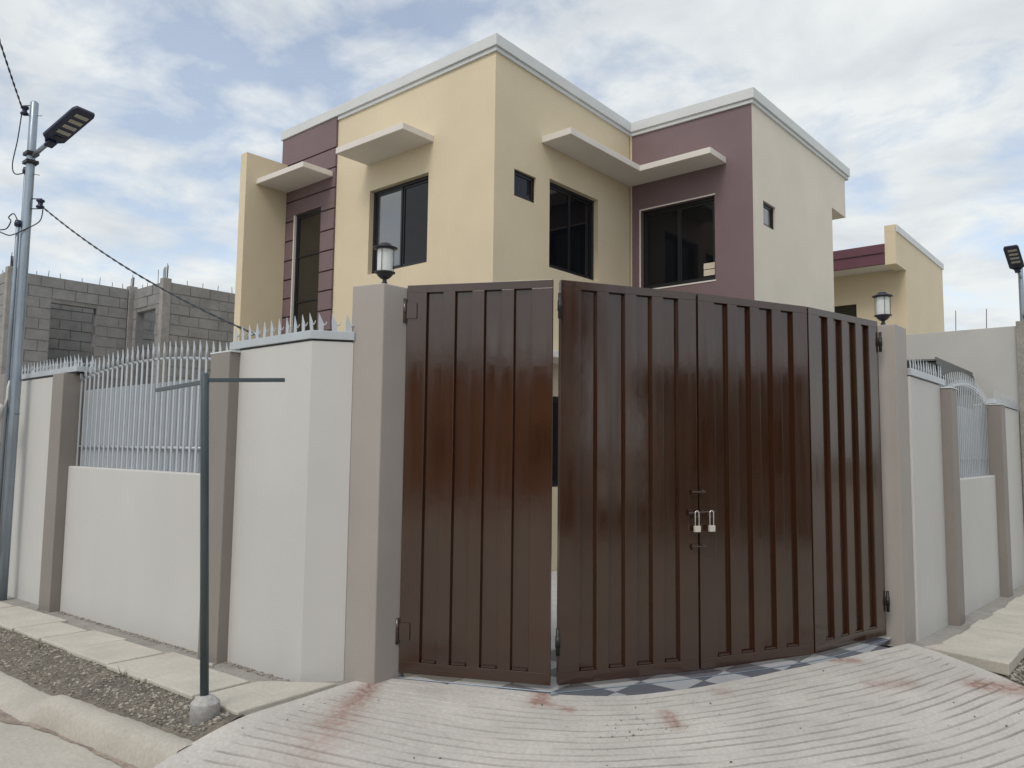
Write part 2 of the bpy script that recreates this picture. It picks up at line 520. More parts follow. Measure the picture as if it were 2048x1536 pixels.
for i in range(-8, 4):
    for j in range(-9, 8):
        x0, y0 = -2.44 + .303 * i, 5.165 + .303 * j
        cxx, cyy = x0 + .15, y0 + .15
        near = min(math.dist((cxx, cyy), c) for c in CURVE)
        if near > 1.25: continue
        g_ = .0025
        sq = [(x0 + g_, y0 + g_), (x0 + .303 - g_, y0 + g_), (x0 + .303 - g_, y0 + .303 - g_), (x0 + g_, y0 + .303 - g_)]
        cl = clip_curve(sq)
        if not cl: continue
        if cl[0][0] < -4.6: continue
        if max(q[0] for q in cl) > -1.70 or max(q[1] for q in cl) > 7.2: continue
        dark = (i + j) % 2 == 0
        area = abs(sum(cl[k][0] * cl[(k + 1) % len(cl)][1] - cl[(k + 1) % len(cl)][0] * cl[k][1] for k in range(len(cl)))) / 2
        if area < 1e-4: continue
        mt = M_TILED if dark else M_TILEL
        if area > .0885:
            if dark not in full:
                full[dark] = MB().prism([(g_, g_), (.303 - g_, g_), (.303 - g_, .303 - g_), (g_, .303 - g_)], -.012, 0).mesh('tile')
            link('tile', full[dark], mt, court, (x0, y0, -.026))
        else:
            MB().prism(cl, -.038, -.026).build('tile', mt, court)

# ------------------------------------------------------------------ sidewalks of separate slabs
sw = empty('sidewalk'); tag(sw, kind='structure')
rnd = random.Random(11)
bed = MB()
X = [-11.5, -10.0, -8.6, -7.0, -5.6, -4.9, -4.08]
bed.add([(x, y, z_left(x) - .028) for x in X for y in (2.46, 3.3)], [(2 * i, 2 * i + 1, 2 * i + 3, 2 * i + 2) for i in range(len(X) - 1)])
bed.build('bedding_strip', M_CONCD, sw)
def slab(poly, zf, th=.09):
    n = len(poly)
    mbx = MB()
    dz = rnd.uniform(-.003, .003)
    mbx.prism(poly, [zf(p) - th for p in poly], [zf(p) + dz for p in poly])
    o = mbx.build('slab', M_SLAB, sw, .008)
    return o
jx = [-10.4, -9.75, -9.1, -8.48, -7.83, -7.2, -6.58, -5.85, -5.25, -4.62, -4.12]
for i in range(len(jx) - 1):
    a, b = jx[i] + .009, jx[i + 1] - .009
    yi = [2.87, 2.83, 2.85, 2.88, 2.80, 2.86, 2.84, 2.89, 2.83, 2.87][i]
    sk = rnd.uniform(-.03, .03)
    if i == len(jx) - 2:
        poly = [(a, 2.43), (-4.122, 2.44), (-4.165, 3.16), (a + .1, 2.94), (a, 2.86)]
    else:
        poly = [(a, 2.42 + rnd.uniform(-.01, .01)), (b, 2.42 + rnd.uniform(-.01, .01)), (b + .4 * sk, yi + rnd.uniform(-.015, .02)), (a + rnd.uniform(-.01, .02), yi + rnd.uniform(-.02, .01))]
    slab(poly, lambda p: z_left(p[0]))
swr = empty('sidewalk'); tag(swr, kind='structure')
Y = [7.0, 8, 9, 10, 12, 14, 17]
MB().add([(x, y, z_right(y) - .028) for y in Y for x in (-1.9, -1.05)], [(2 * i, 2 * i + 1, 2 * i + 3, 2 * i + 2) for i in range(len(Y) - 1)]).build('bedding_strip', M_CONCD, swr)
sw = swr
jy = [6.93, 7.42, 7.98, 8.52, 9.1, 9.7, 10.3, 10.95, 11.6, 12.25, 12.9, 13.6, 14.3]
for i in range(len(jy) - 1):
    a, b = jy[i] + .01, jy[i + 1] - .01
    poly = [(-1.52 + rnd.uniform(-.03, .03), a), (-1.0, a - .02), (-1.0 + rnd.uniform(-.008, .008), b - .02), (-1.52 + rnd.uniform(-.03, .03), b)]
    if i == 0: poly = [(-1.60, 7.06), (-1.3, 6.98), (-.985, 6.90), (-.99, b - .02), (-1.5, b)]
    slab(poly, lambda p: z_right(p[1]))

# ------------------------------------------------------------------ kerb and apron on the left road
kb = MB()
PR_B = [(-.075, -.03), (-.06, .04), (-.045, .105), (-.015, .140), (.03, .152), (.085, .152), (.10, .14), (.115, -.03)]   # across (towards the wall), up
PR_A = [(-.15, -.03), (-.10, .022), (-.05, .052), (-.005, .075), (.03, .088), (.085, .096), (.10, .094), (.115, -.03)]
vs = []
NK = 120
for i in range(NK + 1):
    x = -12 + 7.95 * (i / NK) ** .45
    f = max(0, min(1, (x + 5.74) / .17)); f = f * f * (3 - 2 * f)
    t = max(0, (x + 5.62) / 1.46)
    y = 1.955 + .07 * t + .04 * t * t
    for (a0, b0_), (a1, b1_) in zip(PR_A, PR_B):
        a, b = a0 + (a1 - a0) * f, b0_ + (b1_ - b0_) * f
        jit = .003 * math.sin(x * 11 + a * 30) + .002 * math.sin(x * 41 + a * 11) + .0015 * math.sin(x * 83)
        vs.append((x, y + a + jit, z_road(x, y) + b + .4 * jit * (b > 0)))
n = len(PR_A)
kb.add(vs, [(i * n + k, i * n + k + 1, (i + 1) * n + k + 1, (i + 1) * n + k) for i in range(NK) for k in range(n - 1)], True)
tag(kb.build('kerb', M_CONC), kind='structure')

# ------------------------------------------------------------------ gravel verges
def edge_left(x):   # rear edge of the kerb as seen from the verge
    return 2.06 + .11 * max(0, min(1, (x + 5.6) / 1.4))
def gz_left(x, y):
    e0 = edge_left(x)
    k = max(0, min(1, (y - e0) / (2.42 - e0)))
    kt = z_road(x, e0) + (.145 if x > -5.6 else .095)
    return kt + (z_left(x) - .022 - kt) * k + (.007 * math.sin(x * 7 + y * 13) + .005 * math.sin(x * 19 - y * 11)) * math.sin(math.pi * min(1, k))
def verge_mesh(xs, ys, zf):
    return grid_sheet(xs, ys, zf)
vx = [-12 + i * .08 for i in range(int((12 - 4.05) / .08) + 1)] + [-4.0]
vy = [2.0 + i * .045 for i in range(11)]
vs = []; fs = []
nx = len(vx)
for x in vx:
    e0 = edge_left(x)
    for k in range(11):
        y = e0 + (2.47 - e0) * k / 10
        z = gz_left(x, y)
        if k == 0: y -= .05; z -= .03
        vs.append((min(x, -4.173 + (3.47 - y) / 1.75 * .14), y, z))
fs = [(i * 11 + k, (i + 1) * 11 + k, (i + 1) * 11 + k + 1, i * 11 + k + 1) for i in range(nx - 1) for k in range(10)]
tag(MB().add(vs, fs, True).build('earth_verge', M_EARTH), kind='structure')
def pebbles(name, count, place, m, r0, r1, seed):
    rr = random.Random(seed)
    base = []
    for _ in range(6):
        bm = bmesh.new()
        bmesh.ops.create_icosphere(bm, subdivisions=1, radius=1)
        for v in bm.verts: v.co *= rr.uniform(.7, 1.25)
        vv = [tuple(v.co) for v in bm.verts]; ff = [tuple(v.index for v in f.verts) for f in bm.faces]
        base.append((vv, ff)); bm.free()
    V = []; F = []
    for _ in range(count):
        x, y, z = place(rr)
        vv, ff = rr.choice(base)
        s = r0 + (r1 - r0) * rr.random() ** 3.2
        sx, sy, sz = s * rr.uniform(.8, 1.4), s * rr.uniform(.8, 1.3), s * rr.uniform(.5, .85)
        an = rr.uniform(0, 6.28); ca, sa = math.cos(an), math.sin(an)
        k = len(V)
        V += [(x + (a * sx) * ca - (b * sy) * sa, y + (a * sx) * sa + (b * sy) * ca, z + c * sz) for a, b, c in vv]
        F += [tuple(i + k for i in f) for f in ff]
    me = bpy.data.meshes.new(name); me.from_pydata(V, [], F)
    return link(name, me, m)
def pl_left(rr):
    x = -4.15 - 5.0 * rr.random() ** 1.25
    e0 = edge_left(x)
    y = e0 + .02 + (2.42 - e0 - .02) * rr.random()
    return x, y, gz_left(x, y) + .002
def pl_spill(rr):
    x = rr.uniform(-4.5, -3.6); y = rr.uniform(1.9, 2.6) if x < -4.25 else rr.uniform(2.0, 2.5)
    return x, y, (gz_left(x, y) if x < -4.27 else -.2) + .003
tag(pebbles('gravel', 2600, pl_left, M_STONE, .002, .014, 1), 'pale and grey gravel strewn over the earth verge beside the kerb', 'gravel', kind='stuff')
tag(pebbles('gravel', 5000, pl_left, M_STONE2, .0015, .008, 2), 'dark grit mixed into the gravel verge beside the kerb', 'gravel', kind='stuff')
def pl_ramp(rr):
    t_, s_ = rr.random(), rr.random() ** .8
    if rr.random() < .45: t_, s_ = rr.gauss(.40, .05), rr.gauss(.30, .10)
    t_ = max(.02, min(.98, t_)); s_ = max(.04, min(.97, s_))
    x, y, z = ramp_pt(t_, s_)
    return x, y, z + .002
tag(pebbles('grit', 150, pl_ramp, M_STONE2, .0025, .008, 8), 'dark grit specks scattered on the ribbed driveway', 'grit', kind='stuff')
def pl_foot(rr):
    x = -4.35 - 4.5 * rr.random()
    y = 3.045 - .05 * rr.random() ** 2
    if -5.62 < x < -5.31 or -8.88 < x < -8.55: y -= .09
    return x, y, z_left(x) - .024
tag(pebbles('mortar_crumbs', 900, pl_foot, M_STONE, .003, .013, 9), 'mortar crumbs along the foot of the white wall', 'rubble', kind='stuff')
gd = MB(); gv = []
for i in range(140):
    x = -9.6 + i * .0385
    t_ = max(0, (x + 5.62) / 1.46); f_ = max(0, min(1, (x + 5.74) / .17))
    y = 1.955 + .07 * t_ + .04 * t_ * t_ - .14 + .07 * f_
    wv = .03 + .016 * math.sin(x * 4.1) + .006 * math.sin(x * 17) + .003 * math.sin(x * 57)
    gv += [(x, y - max(.006, wv), z_road(x, y) + .004), (x, y + .03, z_road(x, y) + .006)]
gd.add(gv, [(2 * i, 2 * i + 2, 2 * i + 3, 2 * i + 1) for i in range(139)])
tag(gd.build('gutter_dirt', M_GUTTER), kind='structure')
# right verge
vs = []; ny = 40
for j in range(ny):
    y = 6.45 + j * .2
    x0 = -1.12
    for k in range(8):
        x = x0 + k * .085
        vs.append((x, y, z_right(y) - .085 - .014 * k + .01 * math.sin(x * 21 + y * 9)))
tag(MB().add(vs, [(j * 8 + k, j * 8 + k + 1, (j + 1) * 8 + k + 1, (j + 1) * 8 + k) for j in range(ny - 1) for k in range(7)], True).build('earth_verge', M_EARTH), kind='structure')
def pl_right(rr):
    y = 6.85 + 3.5 * rr.random() ** 1.5
    k = rr.random() * 7
    x = -1.0 + k * .085
    return x, y, z_right(y) - .081 - .014 * k + .01 * math.sin(x * 21 + y * 9)
tag(pebbles('gravel', 2200, pl_right, M_STONE, .004, .017, 5), 'grey gravel on the verge beyond the driveway, beside the wall below the lean-to roof', 'gravel', kind='stuff')

# ------------------------------------------------------------------ gate posts
def gate_post(quad, label):
    o = MB().prism(quad, -.25, 2.62).build('gate_post', M_TAUPE, None, .008)
    tag(o, label, 'gate post')
    return o
gate_post([(-4.272, 3.274), (-4.010, 3.338), (-4.006, 3.60), (-4.27, 3.56)], 'taupe square gate post under a lantern, beside the white chamfered wall end')
gate_post([(-2.06, 7.11), (-1.748, 7.11), (-1.738, 7.44), (-2.05, 7.44)], 'taupe square gate post under a lantern, beside the glossy end gate leaf')

# ------------------------------------------------------------------ gate leaves
LEAF = [(-4.002, 3.543), (-3.076, 4.004), (-3.040, 4.046), (-2.531, 4.972), (-2.523, 4.987), (-2.095, 5.966), (-2.089, 5.980), (-1.86, 7.00)]
leaf_labels = ['brown steel gate leaf hinged to the post nearest the sign post, standing ajar',
               'brown steel gate leaf between the narrow gap and the padlocked seam',
               'brown steel gate leaf between the padlocked seam and the glossy end leaf',
               'glossy brown end gate leaf hinged to the post below the cream neighbouring house']
def gate_leaf(p, q, label, hinge_l, hinge_r):
    u = Vector((q[0] - p[0], q[1] - p[1])); Lw = u.length; u.normalize()
    n = Vector((u.y, -u.x))                       # towards the street
    root = empty('gate_leaf', (p[0] - n.x * .036, p[1] - n.y * .036, 0), math.atan2(u.y, u.x))
    tag(root, label, 'gate leaf', 'leaves of the brown folding gate')
    # local: x along the leaf, -y towards the street
    zb, zt = .0, 2.635
    MB().box(.004, Lw - .004, -.008, .006, zb + .01, zt - .01).build('back_sheet', M_GATE, root)
    f0, f1 = -.038, -.009
    MB().box(0, Lw, f0, f1, zt - .055, zt).build('top_rail', M_GATE, root, .002)
    MB().box(0, Lw, f0, f1, zb, zb + .075).build('bottom_rail', M_GATE, root, .002)
    N = 4
    m0 = .155 * Lw / 1.06
    pitch = (Lw - 2 * m0 + .105 * Lw / 1.06) / N
    rec = pitch - .105 * Lw / 1.06
    def rib(x0, x1, l, r, nm):
        s = .008
        a0 = x0 + (s if l else 0); a1 = x1 - (s if r else 0)
        z0, z1 = zb + .0752, zt - .0552
        vs = [(x0, f1, z0), (x1, f1, z0), (a1, f0, z0), (a0, f0, z0), (x0, f1, z1), (x1, f1, z1), (a1, f0, z1), (a0, f0, z1)]
        MB().add(vs, [(0, 1, 2, 3), (4, 7, 6, 5), (3, 2, 6, 7), (0, 3, 7, 4), (1, 5, 6, 2), (0, 4, 5, 1)]).build(nm, M_GATE, root, .002)
    rib(0, m0, False, True, 'stile')
    for k in range(N - 1):
        x0 = m0 + rec + k * pitch
        rib(x0, x0 + pitch - rec, True, True, 'rib')
    rib(Lw - m0, Lw, True, False, 'stile')
    for k in range(N):        # little folded lips at the foot of each channel
        x0 = m0 + k * pitch
        MB().box(x0 + .006, x0 + rec - .006, -.033, -.0095, zb + .079, zb + .088).build('lip', M_GATE, root)
    for side, on in ((0, hinge_l), (1, hinge_r)):
        if not on: continue
        x = 0 if side == 0 else Lw
        for z in (.19, 2.37):
            h = MB()
            h.lathe([(.0, 0), (.013, .0), (.013, .17), (0, .17)], (x + (-.013 if side == 0 else .013), -.050, z), 10)
            xx = (x + .002, x + .075) if side == 0 else (x - .075, x - .002)
            if on == 2: h.box(xx[0], xx[1], -.048, -.0390, z + .03, z + .14)
            else: h.lathe([(.0, 0), (.017, .0), (.017, .07), (0, .07)], (x + (-.013 if side == 0 else .013), -.050, z + .05), 10)
            h.build('hinge', M_GATE if on == 2 else M_BLACKM, root)
    return root
leaves = []
for k in range(4):
    leaves.append(gate_leaf(LEAF[2 * k], LEAF[2 * k + 1], leaf_labels[k], 2 if k == 0 else (1 if k == 1 else 0), 1 if k == 3 else 0))
tr = []
def off(p, q, d):
    u = Vector((q[0] - p[0], q[1] - p[1])).normalized(); return (u.y * d, -u.x * d)
# curved floor track below the leaves
ctr = [(-4.0, 3.50), (-3.06, 3.955), (-2.99, 4.0), (-2.47, 4.93), (-2.03, 5.94), (-1.82, 6.98)]
tk = MB()
tk.tube([(x, y, -.022) for x, y in [catmull(ctr, i / 60) for i in range(61)]], .004, 6)
tag(tk.build('floor_track', M_GALV), 'pale curved steel track on the tiles under the gate', 'gate track')
# bolt fittings on the seam of leaf two and three
seam = leaves[1]
Lw2 = math.dist(LEAF[2], LEAF[3])
def seam_part(nm, mk, bevel=.0015): return mk.build(nm, M_GATE, seam, bevel)
for z in (1.215, .84):
    b = MB()
    b.box(Lw2 - .055, Lw2 - .012, -.054, -.0390, z - .02, z + .02)
    b.tube([(Lw2 - .06, -.056, z + .004), (Lw2 + .055, -.056, z + .004)], .006, 8)
    b.tube([(Lw2 + .03, -.056, z - .004), (Lw2 + .03, -.056, z + .018)], .010, 8)
    seam_part('latch_bolt', b)
b = MB()
b.tube([(Lw2 - .09, -.058, 1.075), (Lw2 + .13, -.058, 1.082)], .007, 8)
b.box(Lw2 - .085, Lw2 - .055, -.056, -.0390, 1.055, 1.10)
b.tube([(Lw2 + .085 + .013 * math.cos(q), -.064, 1.065 + .02 * math.sin(q)) for q in [i * math.pi / 6 for i in range(13)]], .004, 6)
b.tube([(Lw2 - .03 + .013 * math.cos(q), -.064, 1.065 + .02 * math.sin(q)) for q in [i * math.pi / 6 for i in range(13)]], .004, 6)
seam_part('slide_bolt', b)
def padlock(dx, label):
    u = Vector((LEAF[3][0] - LEAF[2][0], LEAF[3][1] - LEAF[2][1])).normalized()
    n = Vector((u.y, -u.x))
    pos = Vector(LEAF[2]) + u * (Lw2 + dx) + n * .036
    o = empty('padlock', (pos.x, pos.y, .945), math.atan2(u.y, u.x))
    tag(o, label, 'padlock', 'padlocks on the gate seam')
    MB().box(-.024, .024, -.010, .010, 0, .043).build('body', M_BRASS, o, .003)
    arc = [(-.0155, 0, .04), (-.0155, 0, .125)] + [(-.0155 * math.cos(q), 0, .125 + .02 * math.sin(q)) for q in [i * math.pi / 8 for i in range(1, 8)]] + [(.0155, 0, .125), (.0155, 0, .04)]
    MB().tube(arc, .0042, 8).build('shackle', M_CHROME, o)
padlock(-.028, 'long-shackle padlock hanging just on the leaf seam of the brown gate')
padlock(.092, 'long-shackle padlock hanging from the bolt end beside the gate seam')

# ------------------------------------------------------------------ post lanterns
def lantern(x, y, label):
    o = empty('post_lantern', (x, y, 2.62)); tag(o, label, 'lantern', 'lanterns on the gate posts')
    MB().lathe([(.046, 0), (.044, .008), (.026, .018), (.016, .045), (.014, .058), (.03, .066), (.048, .082), (.058, .098), (.074, .104), (.074, .110), (.05, .112)], seg=24).build('stem_base', M_LBLACK, o)
    pr = []
    for i in range(26):
        z = .111 + i * .0064
        pr.append((.053 + (.0022 if i % 2 else 0), z))
    MB().lathe(pr, seg=28).build('ribbed_glass', M_LGLASS, o)
    for k in range(4):
        an = k * math.pi / 2 + .5
        MB().tube([(.064 * math.cos(an), .064 * math.sin(an), .109), (.064 * math.cos(an), .064 * math.sin(an), .282)], .0022, 6).build('rod', M_LBLACK, o)
    MB().lathe([(.052, .272), (.086, .279), (.086, .285), (.060, .294), (.046, .298), (.044, .308), (.030, .318), (.010, .324), (.001, .325)], seg=28).build('cap', M_LBLACK, o)
lantern(-4.135, 3.445, 'black lantern with ribbed glass in front of a house window')
lantern(-1.885, 7.28, 'black lantern with ribbed glass in front of the cream neighbouring house')

# ------------------------------------------------------------------ spikes (shared meshes)
def spike_mesh():
    mb = MB()
    mb.plate([(-.004, 0), (.030, 0), (.030, .055), (-.002, .125), (-.006, .055)], -.002, .002)
    pts = [(.028 + .022 * math.sin(q), .0 + .004 * q, .04 + .022 * (1 - math.cos(q))) for q in [i * .25 for i in range(8)]]
    mb.tube(pts, [.006, .006, .0055, .005, .004, .0035, .003, .0015], 5)
    return mb.mesh('spike')
SPIKE = spike_mesh(); SPIKE.materials.append(M_STEEL)
def picket_mesh():
    mb = MB()
    mb.plate([(-.016, 0), (.016, 0), (.016, .955), (-.012, 1.02), (-.016, .955)], -.003, .003)
    return mb.mesh('picket')
PICKET = picket_mesh(); PICKET.materials.append(M_STEEL)
def hook_mesh():
    mb = MB()
    pts = [(.0, -.012 - .05 * math.sin(q), .05 * (1 - math.cos(q)) - .05) for q in [i * .28 for i in range(8)]]
    mb.tube(pts, [.006] * 5 + [.005, .004, .002], 5)
    return mb.mesh('hook')
HOOK = hook_mesh(); HOOK.materials.append(M_STEEL)

# ------------------------------------------------------------------ left boundary wall
LW = empty('boundary_wall', (-6.5, 3.05, 0)); 
tag(LW, 'white boundary wall with brown pillars and steel spikes behind the sign post', 'wall')
LB = ((6.5, -3.05, 0), (1, 0), (0, 1))
def lbox(nm, m, x0, x1, y0, y1, z0, z1, bevel=.006):
    return MB(LB).box(x0, x1, y0, y1, z0, z1).build(nm, m, LW, bevel)
tall = MB(LB).prism([(-5.33, 3.05), (-4.41, 3.05), (-4.243, 3.2795), (-4.274, 3.272), (-4.276, 3.33), (-4.47, 3.2), (-5.33, 3.2)], -.35, 2.225).build('wall_panel', M_WHITE, LW, .006)
lbox('wall_panel', M_WHITE, -10.12, -8.86, 3.05, 3.2, -.6, 2.225)
lbox('low_panel', M_WHITE, -8.56, -5.61, 3.05, 3.2, -.6, 1.28, .012)
lbox('pillar', M_TAUPE2, -5.605, -5.325, 2.965, 3.26, -.5, 2.205)
lbox('pillar', M_TAUPE2, -8.86, -8.56, 2.955, 3.26, -.6, 2.225)
lbox('pillar', M_TAUPE2, -10.75, -10.42, 2.965, 3.26, -.6, 2.32)
lbox('wall_panel', M_WHITE, -10.42, -10.12, 3.03, 3.2, -.6, 2.06)
MB(LB).box(-5.62, -5.31, 2.965, 3.26, 2.206, 2.218).build('pillar_cap', M_TRIM, LW, .003)
# steel cap with its dark joint, following the bend
def cap(poly_f, poly_b, z0, z1, nm, m):
    return MB(LB).prism(poly_f + poly_b[::-1], z0, z1).build(nm, m, LW, .003)
cap([(-5.46, 3.035), (-4.405, 3.035), (-4.232, 3.272), (-4.236, 3.2818)], [(-5.46, 3.19), (-4.48, 3.19), (-4.33, 3.36), (-4.276, 3.30)], 2.237, 2.295, 'cap_rail', M_STEEL)
cap([(-5.34, 3.055), (-4.418, 3.055), (-4.252, 3.277)], [(-5.34, 3.18), (-4.48, 3.18), (-4.30, 3.33)], 2.2255, 2.2365, 'joint', M_BLACKM)
cap([(-10.25, 3.035), (-8.44, 3.035)], [(-10.25, 3.19), (-8.44, 3.19)], 2.245, 2.30, 'cap_rail', M_STEEL)
cap([(-10.12, 3.06), (-8.5, 3.06)], [(-10.12, 3.18), (-8.5, 3.18)], 2.2258, 2.2445, 'joint', M_BLACKM)
def spike(parent, x, y, z, rz, base=None, jit=0.0):
    o = link('spike', SPIKE, None, parent)
    if base: x, y = x + base[0], y + base[1]
    o.location = (x, y, z); o.rotation_euler = (random.uniform(-.05, .05), random.uniform(-.06, .06), rz)
    return o
for i in range(11):
    spike(LW, -5.42 + i * .098, 3.06, 2.294, 0, (6.5, -3.05))
for i in range(3):
    spike(LW, -4.385 + i * .055, 3.09 + i * .072, 2.294, .93, (6.5, -3.05))
for i in range(19):
    spike(LW, -10.24 + i * .098, 3.055, 2.299, 0, (6.5, -3.05))
for i in range(13):
    spike(LW, -10.2 + i * .145, 3.18, 2.30, .2, (6.5, -3.05))

# steel fence infill
def steel_fence(origin, rz, length, npk, zlow, rail_lo, arch0, arch1, label, group):
    root = empty('steel_fence', origin, rz); tag(root, label, 'fence', group)
    def arch(u): return arch0 + (arch1 - arch0) * math.sin(math.pi * max(0, min(1, u / length))) ** .8
    for i in range(npk):
        u = .03 + (length - .06) * i / (npk - 1)
        o = link('picket', PICKET, None, root)
        o.location = (u, -.012, zlow + .003)
        o.scale = (1, 1, (arch(u) + .15 - zlow) / 1.02)
        o.rotation_euler = (0, random.uniform(-.004, .004), random.uniform(-.03, .03))
        hk = link('hook', HOOK, None, root)
        hk.location = (u + .022, -.012, arch(u) + .045)
        hk.rotation_euler = (0, 0, .9)
    MB().tube([(length * i / 24, .006, arch(length * i / 24)) for i in range(25)], .014, 8).build('top_rail', M_STEEL, root)
    MB().tube([(0, .006, rail_lo), (length, .006, rail_lo)], .014, 8).build('bottom_rail', M_STEEL, root)
    MB().box(.004, length - .004, .026, .032, zlow + .004, 2.06).build('backing_sheet', M_SHEET, root)
    return root
steel_fence((-8.555, 3.13, 0), 0, 2.945, 28, 1.28, 1.48, 2.16, 2.27, 'silver picket fence with arched hooked top over the low wall behind the sign post', 'picket fences over the low walls')
# conduit hook at the pillar
tag(MB().tube([(-5.72, 3.34, 2.0), (-5.72, 3.34, 2.30), (-5.70, 3.33, 2.37), (-5.65, 3.32, 2.405), (-5.57, 3.31, 2.41), (-5.52, 3.31, 2.385)], .014, 8).build('cable_conduit', M_GALV),
    'thin grey service conduit bent over behind the brown wall pillar', 'conduit')

# ------------------------------------------------------------------ right boundary wall
RW = empty('boundary_wall', (-1.72, 7.5, 0)); tag(RW, 'grey-white boundary wall with taupe pillars below the dark lean-to roof', 'wall')
RB = ((1.72, -7.5, 0), (1, 0), (0, 1))
def rbox(nm, m, x0, x1, y0, y1, z0, z1, bevel=.006): return MB(RB).box(x0, x1, y0, y1, z0, z1).build(nm, m, RW, bevel)
rbox('wall_panel', M_WHITE, -1.87, -1.72, 7.445, 8.62, -.5, 2.19)
rbox('low_panel', M_WHITE, -1.87, -1.72, 8.90, 11.62, -.6, 1.24, .012)
rbox('wall_panel', M_WHITE, -1.87, -1.72, 11.93, 13.9, -.7, 2.17)
rbox('pillar', M_TAUPE2, -1.93, -1.625, 8.62, 8.90, -.5, 2.16)
rbox('pillar', M_TAUPE2, -1.93, -1.625, 11.62, 11.93, -.6, 2.15)
MB(RB).box(-1.93, -1.615, 8.61, 8.91, 2.161, 2.172).build('pillar_cap', M_TRIM, RW, .003)
MB(RB).box(-1.93, -1.615, 11.61, 11.94, 2.151, 2.162).build('pillar_cap', M_TRIM, RW, .003)
MB(RB).box(-1.86, -1.705, 7.445, 8.78, 2.20, 2.262).build('cap_rail', M_STEEL, RW, .003)
MB(RB).box(-1.85, -1.725, 7.445, 8.62, 2.1905, 2.1995).build('joint', M_BLACKM, RW)
MB(RB).box(-1.86, -1.705, 11.8, 13.9, 2.18, 2.24).build('cap_rail', M_STEEL, RW, .003)
for i in range(13): spike(RW, -1.73, 7.5 + i * .1, 2.261, math.pi / 2, (1.72, -7.5))
for i in range(20): spike(RW, -1.73, 11.85 + i * .1, 2.239, math.pi / 2, (1.72, -7.5))
steel_fence((-1.80, 8.905, 0), math.pi / 2, 2.71, 26, 1.24, 1.45, 2.12, 2.30, 'silver picket fence with arched hooked top in front of the dark lean-to roof', 'picket fences over the low walls')

# ------------------------------------------------------------------ rear wall of the lot, lean-to roof
rw = empty('rear_wall', (-1.9, 14.0, 0)); tag(rw, 'tall plain grey rear boundary wall with a corner pillar and two rebars', 'wall')
WB = ((1.9, -14.0, 0), (1, 0), (0, 1))
MB(WB).box(-10.8, -1.71, 14.0, 14.15, -.6, 3.50).build('wall_panel', M_SIDEC, rw, .006)
MB(WB).box(-1.71, -1.38, 13.92, 14.22, -.8, 3.56).build('pillar', M_CONCD, rw, .006)
for x, l_ in ((-2.55, .34), (-2.12, .32)):
    MB(WB).tube([(x, 14.07, 3.48), (x + .01, 14.07, 3.5 + l_)], .006, 6).build('rebar', M_REBAR, rw)
lt = empty('lean_to_roof', (-2.5, 13, 2.7)); tag(lt, 'dark grey metal lean-to gutter and roof edge in front of the tall rear wall', 'roof')
TB = ((2.5, -13, -2.7), (1, 0), (0, 1))
sh = MB(TB)
sh.prism([(-2.32, 11.35), (-2.32, 13.88), (-3.4, 13.88), (-3.4, 11.35)], [2.742, 2.742, 2.79, 2.79], [2.765, 2.765, 2.81, 2.81])
sh.build('roof_sheet', M_SHED, lt)
MB(TB).box(-2.62, -2.318, 11.42, 13.86, 2.44, 2.735).build('fascia_box', M_SHED, lt, .004)
for k in range(5):
    MB(TB).box(-2.315 + k * .012, -2.30 + k * .012, 11.36, 13.86, 2.745 - k * .055, 2.795 - k * .055).build('gutter_fold', M_SHED, lt, .003)
MB(TB).tube([(-2.30, 13.80, 2.62), (-2.26, 13.82, 2.45), (-2.26, 13.84, 2.0)], .04, 10).build('downspout', M_SHED, lt)

# ------------------------------------------------------------------ sign post without plates
sp = empty('sign_post', (-4.295, 2.335, z_left(-4.295) - .1)); tag(sp, 'slate green bare street sign post with two empty bracket arms in a concrete footing', 'sign post')
MB().lathe([(.084, -.06), (.081, .145), (.081, .145), (.075, .152), (.075, .152), (.045, .178), (.028, .184), (.028, .184), (.024, .186)], seg=28).build('footing', M_FOOT, sp)
MB().lathe([(.0245, .15), (.0245, 2.045), (.02, 2.053)], seg=18).build('pole', M_POST, sp).rotation_euler = (.029, -.034, 0)
def arm(dx, dy, ln, z):
    u = Vector((dx, dy)).normalized(); n = Vector((-u.y, u.x))
    mb = MB(((0, 0, 0), (u.x, u.y), (n.x, n.y)))
    mb.box(.02, ln, -.012, .012, z - .012, z + .012)
    mb.build('bracket_arm', M_POST, sp, .002).rotation_euler = (.029, -.034, 0)
arm(-1, .03, .66, 2.0)
arm(.5, .85, .46, 2.01)

# ------------------------------------------------------------------ utility pole with street light
PX, PY = -9.80, 2.90
zb = z_left(PX) - .1
up = empty('utility_pole', (PX, PY, zb)); tag(up, 'galvanised steel pole with solar street light, meter and wires at the far left', 'utility pole')
up['label'] = 'galvanised steel pole with street light, round meter and cable insulators by the white wall'
def uz(z): return z - zb
MB().lathe([(.052, -.2), (.050, 2.0), (.046, uz(4.7)), (.043, uz(5.43)), (.03, uz(5.445))], seg=16).build('pole', M_GALV, up)
MB().lathe([(.020, .9), (.020, uz(4.62)), (.014, uz(4.63))], (-.065, -.02, 0), 10).build('conduit', M_GALV, up)
MB().lathe([(.020, .5), (.020, uz(3.98)), (.014, uz(3.99))], (-.03, -.075, 0), 10).build('conduit', M_GALV, up)
az, el = rad(15), rad(23)
d = Vector((math.cos(az) * math.cos(el), math.sin(az) * math.cos(el), math.sin(el)))
sdv = Vector((-math.sin(az), math.cos(az), 0)); nrm = d.cross(sdv)
b0 = Vector((0, 0, uz(4.78)))
MB().tube([b0, b0 + d * .36], .026, 12).build('lamp_arm', M_GALV, up)
